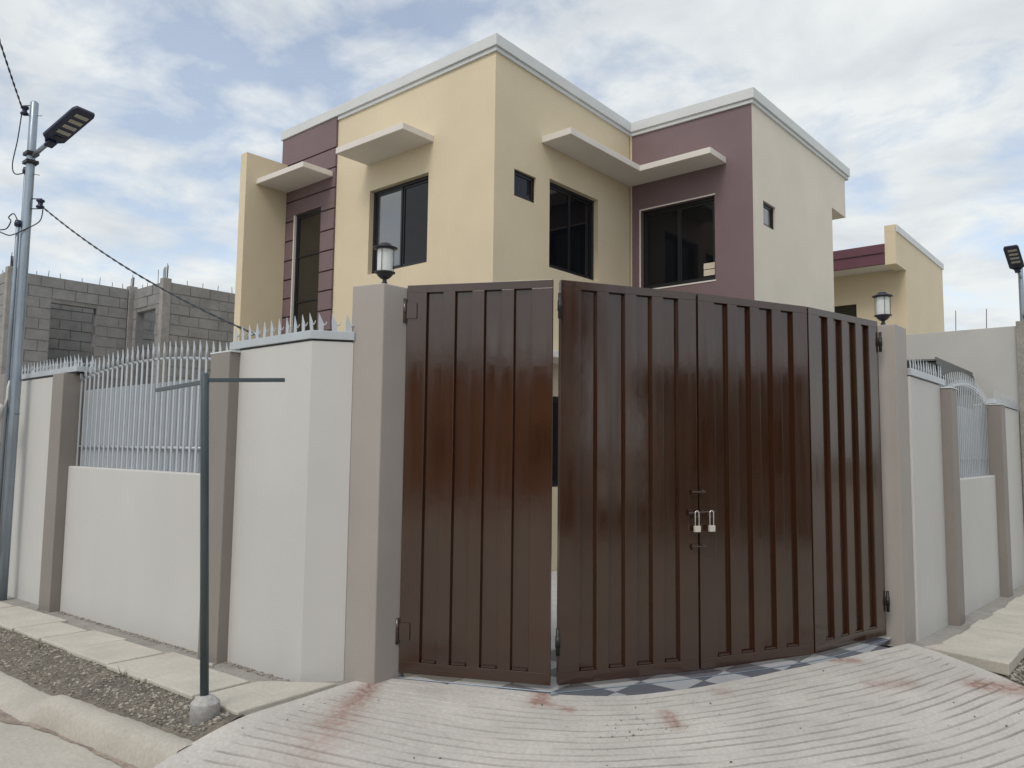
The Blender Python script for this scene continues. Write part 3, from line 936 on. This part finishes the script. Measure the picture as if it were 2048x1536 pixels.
MB().box(-.075, .075, -.065, .065, uz(4.70), uz(4.74)).box(-.075, .075, -.065, .065, uz(4.80), uz(4.84)).build('arm_bracket', M_BLACKM, up, .006)
class OB(MB):
    def __init__(s, o, a, b, c): super().__init__(); s.o, s.a, s.b, s.c = o, a, b, c
    def P(s, p): return tuple(s.o + s.a * p[0] + s.b * p[1] + s.c * p[2])
def lamp_head(parent, o, a, b, c):
    hd = OB(o, a, b, c)
    hd.prism([(.0, -.045), (.05, -.075), (.09, -.125), (.62, -.125), (.67, -.105), (.67, .105), (.62, .125), (.09, .125), (.05, .075), (0, .045)], -.018, .018)
    head = hd.build('lamp_head', M_NAVY, parent, .006)
    for k in range(4):
        l_ = OB(o, a, b, c); x = .22 + k * .105
        l_.box(x, x + .055, -.062, .088, -.024, -.0185)
        l_.build('lens', M_LED, head, .003)
    s_ = OB(o, a, b, c); s_.box(.13, .165, -.03, .05, -.026, -.0185); s_.build('sensor', M_BLACKM, head, .002)
    k_ = OB(o, a, b, c); k_.box(-.03, .07, -.05, .05, -.05, -.0185); k_.build('socket', M_NAVY, head, .01)
lamp_head(up, b0 + d * .33, d, sdv, nrm)
def spool(parent, x, y, z, ln=.12):
    an = math.atan2(y, x)
    rr_ = math.hypot(x, y)
    c = (x, y, z)
    MB().lathe([(.012, -.05), (.042, -.048), (.044, -.03), (.026, -.016), (.026, .012), (.044, .026), (.042, .045), (.012, .048)], c, 14).build('insulator', M_NAVY, parent)
    k = .3
    MB().tube([(x * k, y * k, z - .058), (x * 1.1, y * 1.1, z - .058)], .006, 6).tube([(x * k, y * k, z + .058), (x * 1.1, y * 1.1, z + .058)], .006, 6).build('clevis', M_BLACKM, parent)
spool(up, -.085, -.07, uz(5.34))
spool(up, .12, .09, uz(4.235))
MB().lathe([(.035, 0), (.04, .03), (.03, .07), (.01, .075)], (-.065, -.02, uz(4.60)), 12).build('weather_cap', M_NAVY, up)
MB().lathe([(.035, 0), (.04, .03), (.03, .07), (.01, .075)], (-.03, -.075, uz(3.96)), 12).build('weather_cap', M_NAVY, up)
MB().tube([(.05, .02, uz(5.27)), (.12, .05, uz(5.26))], .004, 5).tube([(.05, .02, uz(4.58)), (.13, .06, uz(4.56))], .004, 5).tube([(.05, .0, uz(1.83)), (.13, .02, uz(1.83))], .004, 5).build('bolt', M_BLACKM, up)
# meter: a round body on the street-left side of the pole
mt = OB(Vector((-.12, -.13, uz(1.86))), Vector((.70, .71, 0)), Vector((0, 0, 1)), Vector((.71, -.70, 0)))
mt.lathe([(.085, -.04), (.09, .0), (.088, .02), (.078, .03), (.076, .10), (.06, .115)], (0, 0, 0), 20)
mtr = mt.build('meter', M_METER, up)
MB().tube([(-.10, -.10, uz(1.80)), (-.10, -.10, uz(1.52)), (-.085, -.08, uz(1.47)), (-.06, -.06, uz(1.50)), (-.05, -.05, uz(1.9))], .008, 6).build('meter_cable', M_METER, up)
MB().tube([(-.02, -.06, uz(2.2)), (-.01, -.07, uz(2.12)), (.0, -.075, uz(2.0)), (-.03, -.09, uz(1.9))], .013, 8).build('white_conduit', M_METER, up)
# loose cables on the pole
def cable(pts, r, nm='jumper_cable'): return MB().tube(pts, r, 6).build(nm, M_CABLE, up)
def arcpts(*ps, n=10): 
    P3 = ps
    out_ = []
    N = len(P3) - 1
    for i in range(n * N + 1):
        tt = i / (n * N) * N; k = min(int(tt), N - 1); f = tt - k
        p0, p1, p2, p3 = P3[max(k - 1, 0)], P3[k], P3[k + 1], P3[min(k + 2, N)]
        out_.append(tuple(.5 * (2 * p1[j] + (p2[j] - p0[j]) * f + (2 * p0[j] - 5 * p1[j] + 4 * p2[j] - p3[j]) * f * f + (3 * p1[j] - p0[j] - 3 * p2[j] + p3[j]) * f ** 3) for j in range(3)))
    return out_
cable(arcpts((-.11, -.09, uz(5.31)), (-.16, -.10, uz(5.0)), (-.21, -.12, uz(4.72)), (-.17, -.10, uz(4.60)), (-.09, -.03, uz(4.61))), .007)
cable(arcpts((.15, .11, uz(4.18)), (.13, .09, uz(4.03)), (.05, -.03, uz(3.92)), (-.05, -.13, uz(3.85)), (-.17, -.17, uz(3.88)), (-.27, -.20, uz(3.93)), (-.16, -.15, uz(3.94)), (-.13, -.12, uz(4.03)), (-.18, -.13, uz(4.08)), (-.12, -.10, uz(4.12)), (-.05, -.08, uz(4.04))), .007)

# overhead cables: two twisted strands each
def twisted(name, a, b, sag, label, loops=60):
    a, b = Vector(a), Vector(b)
    root = empty(name, a); tag(root, label, 'cable', 'overhead service cables')
    dirv = (b - a); side = dirv.cross(Vector((0, 0, 1))).normalized()
    for sgn in (0, math.pi):
        pts = []
        N = loops * 4
        for i in range(N + 1):
            t_ = i / N
            p = dirv * t_ + Vector((0, 0, -sag * 4 * t_ * (1 - t_)))
            an = sgn + t_ * loops * math.pi * .5
            p = p + side * (.0055 * math.cos(an)) + Vector((0, 0, 1)) * (.0055 * math.sin(an))
            pts.append(p)
        MB().tube(pts, .0055, 5).build('strand', M_CABLE, root)
twisted('service_cable', (PX + .15, PY + .11, 4.19), (-5.55, 3.30, 2.40), .10, 'dark twisted service cable sloping from the pole down to the wall conduit')
twisted('overhead_cable', (PX - .10, PY - .09, 5.36), (-6.1, 1.0, 5.95), .06, 'dark twisted overhead cable leaving the top of the pole toward the street')

# ------------------------------------------------------------------ street light behind the rear wall
sl = empty('street_light', (-2.06, 17.75, -.6)); tag(sl, 'small street light on a thin pole rising behind the tall rear wall', 'street light')
MB().lathe([(.05, 0), (.045, 5.6), (.04, 5.85), (.02, 5.86)], seg=12).build('pole', M_GALV, sl)
az2, el2 = rad(266), rad(33)
d2 = Vector((math.cos(az2) * math.cos(el2), math.sin(az2) * math.cos(el2), math.sin(el2)))
s2 = Vector((-math.sin(az2), math.cos(az2), 0)); n2 = d2.cross(s2)
MB().tube([(0, 0, 5.55), Vector((0, 0, 5.55)) + d2 * .3], .025, 10).build('lamp_arm', M_GALV, sl)
lamp_head(sl, Vector((0, 0, 5.55)) + d2 * .26, d2, s2, n2)

# ------------------------------------------------------------------ the house
HX, HY = -6.058, 6.706       # outer corner of the main block
IY, EX = 9.794, -4.126       # inner corner, end of the mauve wing
BX, BY = -10.62, 13.05
H = empty('house', (HX, HY, -.04)); tag(H, 'two-storey cream and mauve house with flat canopies behind the brown gate', 'house')
HB = lambda u, n, o: ((o[0] - HX, o[1] - HY, .04), u, n)
FL = HB((1, 0), (0, -1), (0, HY))            # front-left face, u = x
FR = HB((0, 1), (1, 0), (HX, 0))             # right face, u = y
FP = HB((1, 0), (0, -1), (0, IY))            # mauve face, u = x
FE = HB((0, 1), (1, 0), (EX, 0))             # end face, u = y
W1 = (-8.42, -7.217, 3.912, 5.112)
WS = (-10.20, -9.53, 2.95, 5.10)
W2 = (7.80, 8.935, 3.885, 5.075)
SQ = (7.08, 7.512, 4.655, 5.0)
WG = (7.25, 8.45, 1.02, 2.2)
WP = (-5.87, -4.682, 3.885, 5.09)
SE = (10.14, 10.57, 4.645, 4.99)
link('wall', wall_holes(FL, -9.2, HX, -.3, 6.42, [W1]), M_CREAM, H)
link('wall', wall_holes(FL, BX, -9.2, -.3, 6.42, [(WS[0], WS[1], WS[2], WS[3])], rev=.06), M_PURPLE, H)
link('wall', wall_holes(FR, HY, IY, -.3, 6.40, [W2, SQ, WG]), M_CREAM, H)
link('wall', wall_holes(FP, HX, EX, -.3, 6.33, [WP]), M_PURPLE, H)
link('wall', wall_holes(FE, IY, BY, -.3, 6.33, [SE]), M_BEIGE, H)
bk = MB(((-HX, -HY, .04), (1, 0), (0, 1)))
bk.add([(BX, HY, -.3), (BX, BY, -.3), (BX, BY, 6.35), (BX, HY, 6.35)], [(0, 1, 2, 3)])
bk.add([(BX, BY, -.3), (EX, BY, -.3), (EX, BY, 6.35), (BX, BY, 6.35)], [(0, 1, 2, 3)])
bk.build('rear_wall', M_CREAM, H)
HW = ((-HX, -HY, .04), (1, 0), (0, 1))
MB(HW).box(EX - .28, EX - .002, BY + .002, 13.78, 5.62, 6.33).build('eave_beam', M_BEIGE, H, .004)
MB(HW).add([(BX, HY + .02, 6.22), (HX - .02, HY + .02, 6.22), (HX - .02, IY + .02, 6.22), (EX - .02, IY + .02, 6.22), (EX - .02, 13.75, 6.22), (BX, 13.75, 6.22)], [(0, 1, 2, 3, 4, 5)]).build('roof_deck', M_CONCD, H)
# parapet bands, mitred round the L
PP = [(BX - .03, HY), (HX, HY), (HX, IY), (EX, IY), (EX, 13.9)]
PT = [6.555, 6.565, 6.482, 6.455, 6.52]
def band(o_, i_, dz0, dz1, nm, m, k0=0, start=None):
    def offp(k, d_):
        x, y = pts[k]
        if k == 0: return (x, y - d_)
        if k == len(pts) - 1: return (x + d_, y)
        return (x + d_, y - d_)
    pts = list(PP); tz = list(PT)
    if start is not None:
        pts[0] = (start, HY)
        f = (start - PP[0][0]) / (PP[1][0] - PP[0][0]); tz[0] = PT[0] + (PT[1] - PT[0]) * f
    mb = MB(HW)
    for k in range(len(pts) - 1):
        a, b = offp(k, o_), offp(k + 1, o_)
        c, d_ = offp(k + 1, -i_), offp(k, -i_)
        mb.prism([a, b, c, d_], [tz[k] + dz0, tz[k + 1] + dz0, tz[k + 1] + dz0, tz[k] + dz0], [tz[k] + dz1, tz[k + 1] + dz1, tz[k + 1] + dz1, tz[k] + dz1])
    # drop the inner faces where the pieces butt
    me = mb.mesh(nm)
    bm = bmesh.new(); bm.from_mesh(me)
    bmesh.ops.remove_doubles(bm, verts=bm.verts, dist=1e-4)
    dup_f = {}
    for f_ in bm.faces:
        dup_f.setdefault(tuple(sorted(v.index for v in f_.verts)), []).append(f_)
    kill = [f_ for l_ in dup_f.values() if len(l_) > 1 for f_ in l_]
    if kill: bmesh.ops.delete(bm, geom=kill, context='FACES_ONLY')
    bmesh.ops.recalc_face_normals(bm, faces=bm.faces)
    bm.to_mesh(me); bm.free()
    o = link(nm, me, m, H)
    bev(o, .005)
    return o
band(.055, .16, -.145, 0, 'parapet_band', M_TRIM)
band(.028, .10, -.20, -.1455, 'parapet_moulding', M_TRIM, start=-9.19)
# mauve grooved cladding on the left bay, every panel a piece of its own
grooves = [6.42, 5.945, 5.645, 5.335, 5.02, 4.71, 4.40, 4.095, 3.80, 3.505, 3.2, 2.9, 2.6, 2.3, 2.0, 1.0, 0.0]
for k in range(len(grooves) - 1):
    z1, z0 = grooves[k] - .011, grooves[k + 1] + .011
    if k == 0: z1 = 6.41
    spans = [(BX + .001, -9.206)]
    if z1 > WS[2] and z0 < WS[3]:
        if z1 <= WS[3] + .02 and z0 >= WS[2]:
            spans = [(BX + .001, WS[0] - .03), (WS[1] + .004, -9.206)]
        else:
            spans = None
    if spans is None:
        if z1 > WS[3]:
            MB(FL).box(BX + .001, -9.206, .0, .034, WS[3] + .006, z1).build('cladding_panel', M_PURPLE, H, .003)
            MB(FL).box(BX + .001, WS[0] - .03, .0, .034, z0, WS[3] + .0055).build('cladding_panel', M_PURPLE, H, .003)
            MB(FL).box(WS[1] + .004, -9.206, .0, .034, z0, WS[3] + .0055).build('cladding_panel', M_PURPLE, H, .003)
        else:
            MB(FL).box(BX + .001, -9.206, .0, .034, z0, WS[2] - .005).build('cladding_panel', M_PURPLE, H, .003)
            MB(FL).box(BX + .001, WS[0] - .03, .0, .034, WS[2] - .0045, z1).build('cladding_panel', M_PURPLE, H, .003)
            MB(FL).box(WS[1] + .004, -9.206, .0, .034, WS[2] - .0045, z1).build('cladding_panel', M_PURPLE, H, .003)
    else:
        for a, b in spans:
            MB(FL).box(a, b, .0, .034, z0, z1).build('cladding_panel', M_PURPLE, H, .003)
# fin wall left of the bay
MB(HW).box(-10.615, -10.445, 5.955, HY - .036, -.3, 5.96).build('fin_wall', M_CREAM, H, .005)
# cream-edged reveal on the bay window
MB(FL).box(WS[0] - .028, WS[0], .0, .037, WS[2], WS[3]).build('window_trim', M_CANOPY, H)

def window(basis, hole, panes, rail_z=None, glass=None, fr=.045, rec=.075, nm='window'):
    u0, u1, z0, z1 = hole
    f = MB(basis)
    n0, n1 = -rec - .05, -rec
    f.box(u0, u1, n0, n1, z0, z0 + fr).box(u0, u1, n0, n1, z1 - fr, z1).box(u0, u0 + fr, n0, n1, z0 + fr, z1 - fr).box(u1 - fr, u1, n0, n1, z0 + fr, z1 - fr)
    win = f.build(nm, M_FRAME, H, .003)
    iw = (u1 - u0 - 2 * fr) / panes
    for k in range(panes):
        a, b = u0 + fr + k * iw, u0 + fr + (k + 1) * iw
        dn = -.012 if k % 2 else 0
        s = MB(basis); sw_ = .03
        s.box(a, a + sw_, n0 + .012 + dn, n1 - .012 + dn, z0 + fr, z1 - fr).box(b - sw_, b, n0 + .012 + dn, n1 - .012 + dn, z0 + fr, z1 - fr)
        s.box(a + sw_, b - sw_, n0 + .012 + dn, n1 - .012 + dn, z0 + fr, z0 + fr + .03).box(a + sw_, b - sw_, n0 + .012 + dn, n1 - .012 + dn, z1 - fr - .03, z1 - fr)
        if rail_z:
            for rz_ in rail_z: s.box(a + sw_, b - sw_, n0 + .012 + dn, n1 - .012 + dn, rz_ - .016, rz_ + .016)
        s.build('sash', M_FRAME, win)
        MB(basis).box(a + sw_, b - sw_, n0 + .020 + dn, n0 + .026 + dn, z0 + fr + .03, z1 - fr - .03).build('pane', glass[k], win)
    return win
window(FL, W1, 2, glass=[M_GLASSL, M_GLASSD])
window(FL, WS, 1, rail_z=[4.43, 3.72], glass=[M_GLASSB], rec=.0, fr=.035)
window(FR, W2, 2, glass=[M_GLASSD, M_GLASSD])
window(FR, SQ, 1, glass=[M_GLASSD], fr=.018, rec=.03)
window(FR, WG, 2, glass=[M_GLASSD, M_GLASSD])
wp = window(FP, WP, 2, glass=[M_GLASSD, M_GLASSD])
for zz in (3.98, 4.075):  # pale plates standing in for the bright view through to a far window
    MB(FP).box(-4.905, -4.735, -.0995, -.098, zz, zz + .085).build('far_window_plate', M_FARWIN, wp)
window(FE, SE, 1, glass=[M_GLASSL], fr=.022, rec=.03)
# pale thin trim round the openings in the mauve face
tr_ = MB(FP)
a, b, c, d_ = WP
tr_.box(a - .022, a - .0005, .0005, .008, c - .02, d_ + .02).box(a, b + .01, .0005, .008, d_ + .0005, d_ + .02).box(a, b + .01, .0005, .008, c - .02, c - .0005)
tr_.build('window_trim', M_CANOPY, H)

# canopies
def canopy(poly, z0, th, nm='canopy'):
    return MB(HW).prism(poly, z0, z0 + th).build(nm, M_CANOPY, H, .006)
canopy([(-8.485, 6.15), (-7.135, 6.17), (-7.135, HY - .001), (-8.485, HY - .001)], 5.50, .085)
canopy([(-10.443, 6.13), (-9.25, 6.15), (-9.25, HY - .0355), (-10.443, HY - .0355)], 5.505, .08)
canopy([(HX + .001, 7.62), (-5.585, 7.62), (-5.585, 9.30), (-4.5, 9.30), (-4.5, IY - .001), (HX + .001, IY - .001)], 5.50, .085)
canopy([(HX + .001, 7.05), (-5.6, 7.05), (-5.6, 8.65), (HX + .001, 8.65)], 2.62, .085)
MB(HW).box(-6.04, -6.02, IY - .02, IY - .0005, -.3, 6.28).build('corner_bead', M_CREAM, H)

# ------------------------------------------------------------------ neighbour house behind the rear wall
N_ = empty('house', (-3.9, 16.0, -.6)); tag(N_, 'yellow neighbouring house with purple roof edge and slanted-looking firewall behind rear wall', 'house')
N_['label'] = 'cream neighbouring house with maroon roof edge and tall side firewall behind the rear wall'
NB = ((3.9, -16.0, .6), (1, 0), (0, 1))
MB(NB).plate([(0, 0)] * 3, 0, 0) if False else None
fw = MB(NB)
fw.box(-4.075, -3.875, 16.735, 20.1, -.6, 5.845)
fw.box(-4.075, -3.875, 16.0, 16.735, 5.20, 5.845)
me = fw.mesh('firewall')
bm = bmesh.new(); bm.from_mesh(me); bmesh.ops.remove_doubles(bm, verts=bm.verts, dist=1e-4); bm.to_mesh(me); bm.free()
link('firewall', me, M_CREAM, N_)
MB(NB).box(-4.074, -3.85, 16.06, 20.15, 5.846, 5.985).build('firewall_cap', M_TRIM, N_, .005)
MB(NB).box(-4.074, -3.8755, 16.0, 16.058, 5.846, 5.98).build('firewall_cap', M_CREAM, N_, .003)
NBF = ((3.9, -16.0 + 16.72, .6), (1, 0), (0, -1))
link('wall', wall_holes(NBF, -10.5, -4.06, -.6, 5.30, [(-5.6, -4.84, 3.2, 4.62)]), M_CREAM, N_)
MB(NBF).box(-5.6, -4.84, -.11, -.06, 3.2, 4.62).build('window', M_GLASSB, N_, .003)
MB(NB).box(-10.6, -4.08, 16.05, 16.715, 5.24, 5.29).build('soffit', M_CANOPY, N_)
fs_ = MB(NB)
fs_.prism([(-10.6, 15.99), (-4.08, 15.99), (-4.08, 16.05), (-10.6, 16.05)], 5.22, 5.44)
fs_.build('fascia', M_ROOFP, N_, .006)
MB(NB).prism([(-10.6, 15.965), (-4.078, 15.965), (-4.078, 20.0), (-10.6, 20.0)], [5.442, 5.442, 6.0, 6.0], [5.62, 5.62, 6.18, 6.18]).build('roof', M_ROOFP, N_, .006)

# ------------------------------------------------------------------ unfinished block building
U = empty('unfinished_building', (-16.4, 4.62, -.8)); tag(U, 'unfinished grey hollow-block building with rebars sticking up behind the left wall', 'building')
UO = (16.4, -4.62, .8)
UB = (UO, (1, 0), (0, 1))
TOPZ = 4.75; CH = .21; BLK = .42
bmesh_block = {}
def blockmesh(l):
    k = round(l, 3)
    if k not in bmesh_block:
        bmesh_block[k] = MB().box(0, k - .012, -.0, .13, 0, CH - .013).mesh('block')
        bmesh_block[k].materials.append(M_BLOCK)
    return bmesh_block[k]
rb_ = random.Random(5)
def block_wall(o, u, length, z0, openings, mortar=True):
    ang = math.atan2(u[1], u[0])
    n = (u[1], -u[0])               # outward face towards -n of local y
    hz0 = -.8
    # mortar bed slightly behind the block faces, with the same openings
    basis = ((o[0] + UO[0] + n[0] * -.012, o[1] + UO[1] + n[1] * -.012, .8), u, n)
    link('mortar_bed', wall_holes(basis, 0, length, hz0, TOPZ - .004, openings, rev=.16), M_MORTAR, U)
    rows = int((TOPZ - z0) / CH)
    for r in range(rows):
        zt = TOPZ - r * CH; zb_ = zt - CH
        x = -(BLK / 2 if r % 2 else 0)
        while x < length - .02:
            a, b = max(0, x), min(length, x + BLK)
            x += BLK
            zc_ = (zt + zb_) / 2
            segs = [(a, b)]
            for (h0, h1, hz, hz1) in openings:
                if hz < zc_ < hz1:
                    ns = []
                    for (p, q) in segs:
                        if q <= h0 or p >= h1: ns.append((p, q)); continue
                        if p < h0: ns.append((p, h0))
                        if q > h1: ns.append((h1, q))
                    segs = ns
            for p, q in segs:
                if q - p < .05: continue
                ob = link('block', blockmesh(q - p), None, U)
                jj = rb_.uniform(-.006, .006)
                ob.location = (o[0] + u[0] * p + UO[0] + n[0] * jj, o[1] + u[1] * p + UO[1] + n[1] * jj, zb_ + .8)
                ob.rotation_euler = (0, 0, ang)
block_wall((-16.4, 4.75), (0, 1), 2.05, 2.2, [(.62, 1.45, 3.0, 4.25)])
block_wall((-16.35, 6.9), (1, 0), 1.2, 2.2, [(.14, 1.02, 2.4, 4.25)])
block_wall((-15.01, 7.03), (0, 1), 2.6, 2.2, [])
block_wall((-19.4, 4.62), (1, 0), 2.85, 3.0, [])
block_wall((-17.6, 4.9), (0, 1), 3.2, 2.6, [])
for x, y in ((-16.47, 4.64), (-15.08, 6.92), (-16.47, 6.86)):
    MB(UB).box(x - .06, x + .09, y - .05, y + .12, -.8, TOPZ + .07).build('column', M_COLUMN, U, .01)
    for k in range(5):
        rx, ry = x - .05 + .03 * k, y + .02 * (k % 2) + .03
        MB(UB).tube([(rx, ry, TOPZ), (rx + rb_.uniform(-.01, .01), ry + rb_.uniform(-.01, .01), TOPZ + .07 + rb_.uniform(.18, .30))], .007, 5).build('rebar', M_REBAR, U)
for (ox, oy), (ux, uy), ln in (((-16.45, 4.9), (0, 1), 1.9), ((-16.3, 6.96), (1, 0), 1.1), ((-15.07, 7.2), (0, 1), 2.2), ((-19, 4.7), (1, 0), 2.4)):
    k = .2
    while k < ln:
        x, y = ox + ux * k, oy + uy * k
        hgt = rb_.uniform(.07, .16) if rb_.random() < .85 else .3
        MB(UB).tube([(x, y, TOPZ - .01), (x + rb_.uniform(-.012, .012), y + rb_.uniform(-.012, .012), TOPZ + hgt)], .006, 5).build('rebar', M_REBAR, U)
        k += rb_.uniform(.18, .42)

# ------------------------------------------------------------------ weeds
def weed(x, y, z, n, h, label, seed, m):
    rr = random.Random(seed)
    mb = MB()
    for _ in range(n):
        an = rr.uniform(0, 6.28); l_ = h * rr.uniform(.5, 1); lean = rr.uniform(.2, .8)
        dx, dy = math.cos(an), math.sin(an); wd = .0025
        p = [(dx * .005, dy * .005, 0), (dx * l_ * lean * .4, dy * l_ * lean * .4, l_ * .6), (dx * l_ * lean, dy * l_ * lean, l_)]
        mb.add([(p[0][0] - dy * wd, p[0][1] + dx * wd, 0), (p[0][0] + dy * wd, p[0][1] - dx * wd, 0), (p[1][0] + dy * wd, p[1][1] - dx * wd, p[1][2]), (p[1][0] - dy * wd, p[1][1] + dx * wd, p[1][2]), p[2]], [(0, 1, 2, 3), (3, 2, 4)])
    o = mb.build('weed', m, None, 0, (x, y, z))
    tag(o, label, 'weed')
weed(-5.52, 2.385, z_left(-5.5) - .07, 12, .13, 'sparse dry weed sprouting at the slab edge on the gravel verge', 1, M_DRY)
weed(-5.28, 2.385, z_left(-5.3) - .07, 9, .08, 'tiny green weed at a slab joint on the gravel verge', 2, M_LEAF)
weed(-7.0, 2.37, z_left(-7) - .07, 10, .08, 'low green weed at the slab edge between pole and sign post', 3, M_LEAF)

# ------------------------------------------------------------------ unseen houses across the streets, added only for gate and panes to reflect
def added_house(x0, x1, y0, y1, h, wall, roof, label):
    o = empty('house', ((x0 + x1) / 2, (y0 + y1) / 2, -.4)); tag(o, label, 'house')
    B = ((-(x0 + x1) / 2, -(y0 + y1) / 2, .4), (1, 0), (0, 1))
    MB(B).box(x0, x1, y0, y1, -.4, h).build('wall', wall, o, .01)
    MB(B).prism([(x0 - .5, y0 - .5), (x1 + .5, y0 - .5), (x1 + .5, y1 + .5), (x0 - .5, y1 + .5)], h + .002, h + .25).build('roof', roof, o, .01)
    for k in range(3):
        y = y0 + (y1 - y0) * (.2 + .3 * k)
        for z in ((1, 2.3),) + (((h - 2.1, h - .9),) if h > 5 else ()):
            MB(B).box(x0 - .03, x0 - .002, y - .6, y + .6, z[0], z[1]).build('window', M_GLASSD, o)
        x = x0 + (x1 - x0) * (.2 + .3 * k)
        for z in ((1, 2.3),):
            MB(B).box(x - .6, x + .6, y1 + .002, y1 + .03, z[0], z[1]).build('window', M_GLASSD, o)
M_BRICKH = mat('terracotta_render', (.20, .11, .075), .8, .1, 1.5)
M_TERRA = mat('bright_terracotta', (.46, .21, .12), .8, .1, 1.5)  # brightened so the added house tints the gate reflection warm
M_DIMH = mat('drab_render', (.22, .20, .17), .8, .1, 1.5)
added_house(9.0, 17.0, -6.0, 3.2, 5.2, M_BRICKH, M_ROOFP, 'unseen terracotta two-storey house added across the right street for the gate to reflect')
added_house(9.5, 17.0, 5.2, 11.5, 3.1, M_DIMH, M_ROOFP, 'unseen drab single-storey house added across the right street for the gate to reflect')
added_house(-3.0, 9.0, -27.0, -19.0, 4.4, M_TERRA, M_ROOFP, 'unseen terracotta single-storey house added at the far side of the left street for the gate to reflect')
added_house(-18.0, -6.0, -27.0, -19.0, 4.2, M_DIMH, M_ROOFP, 'unseen drab single-storey house added at the far side of the left street for the gate to reflect')

weed(-1.60, 14.05, 3.56, 40, .17, 'small dry plant growing on top of the rear wall corner pillar', 6, M_DRY)
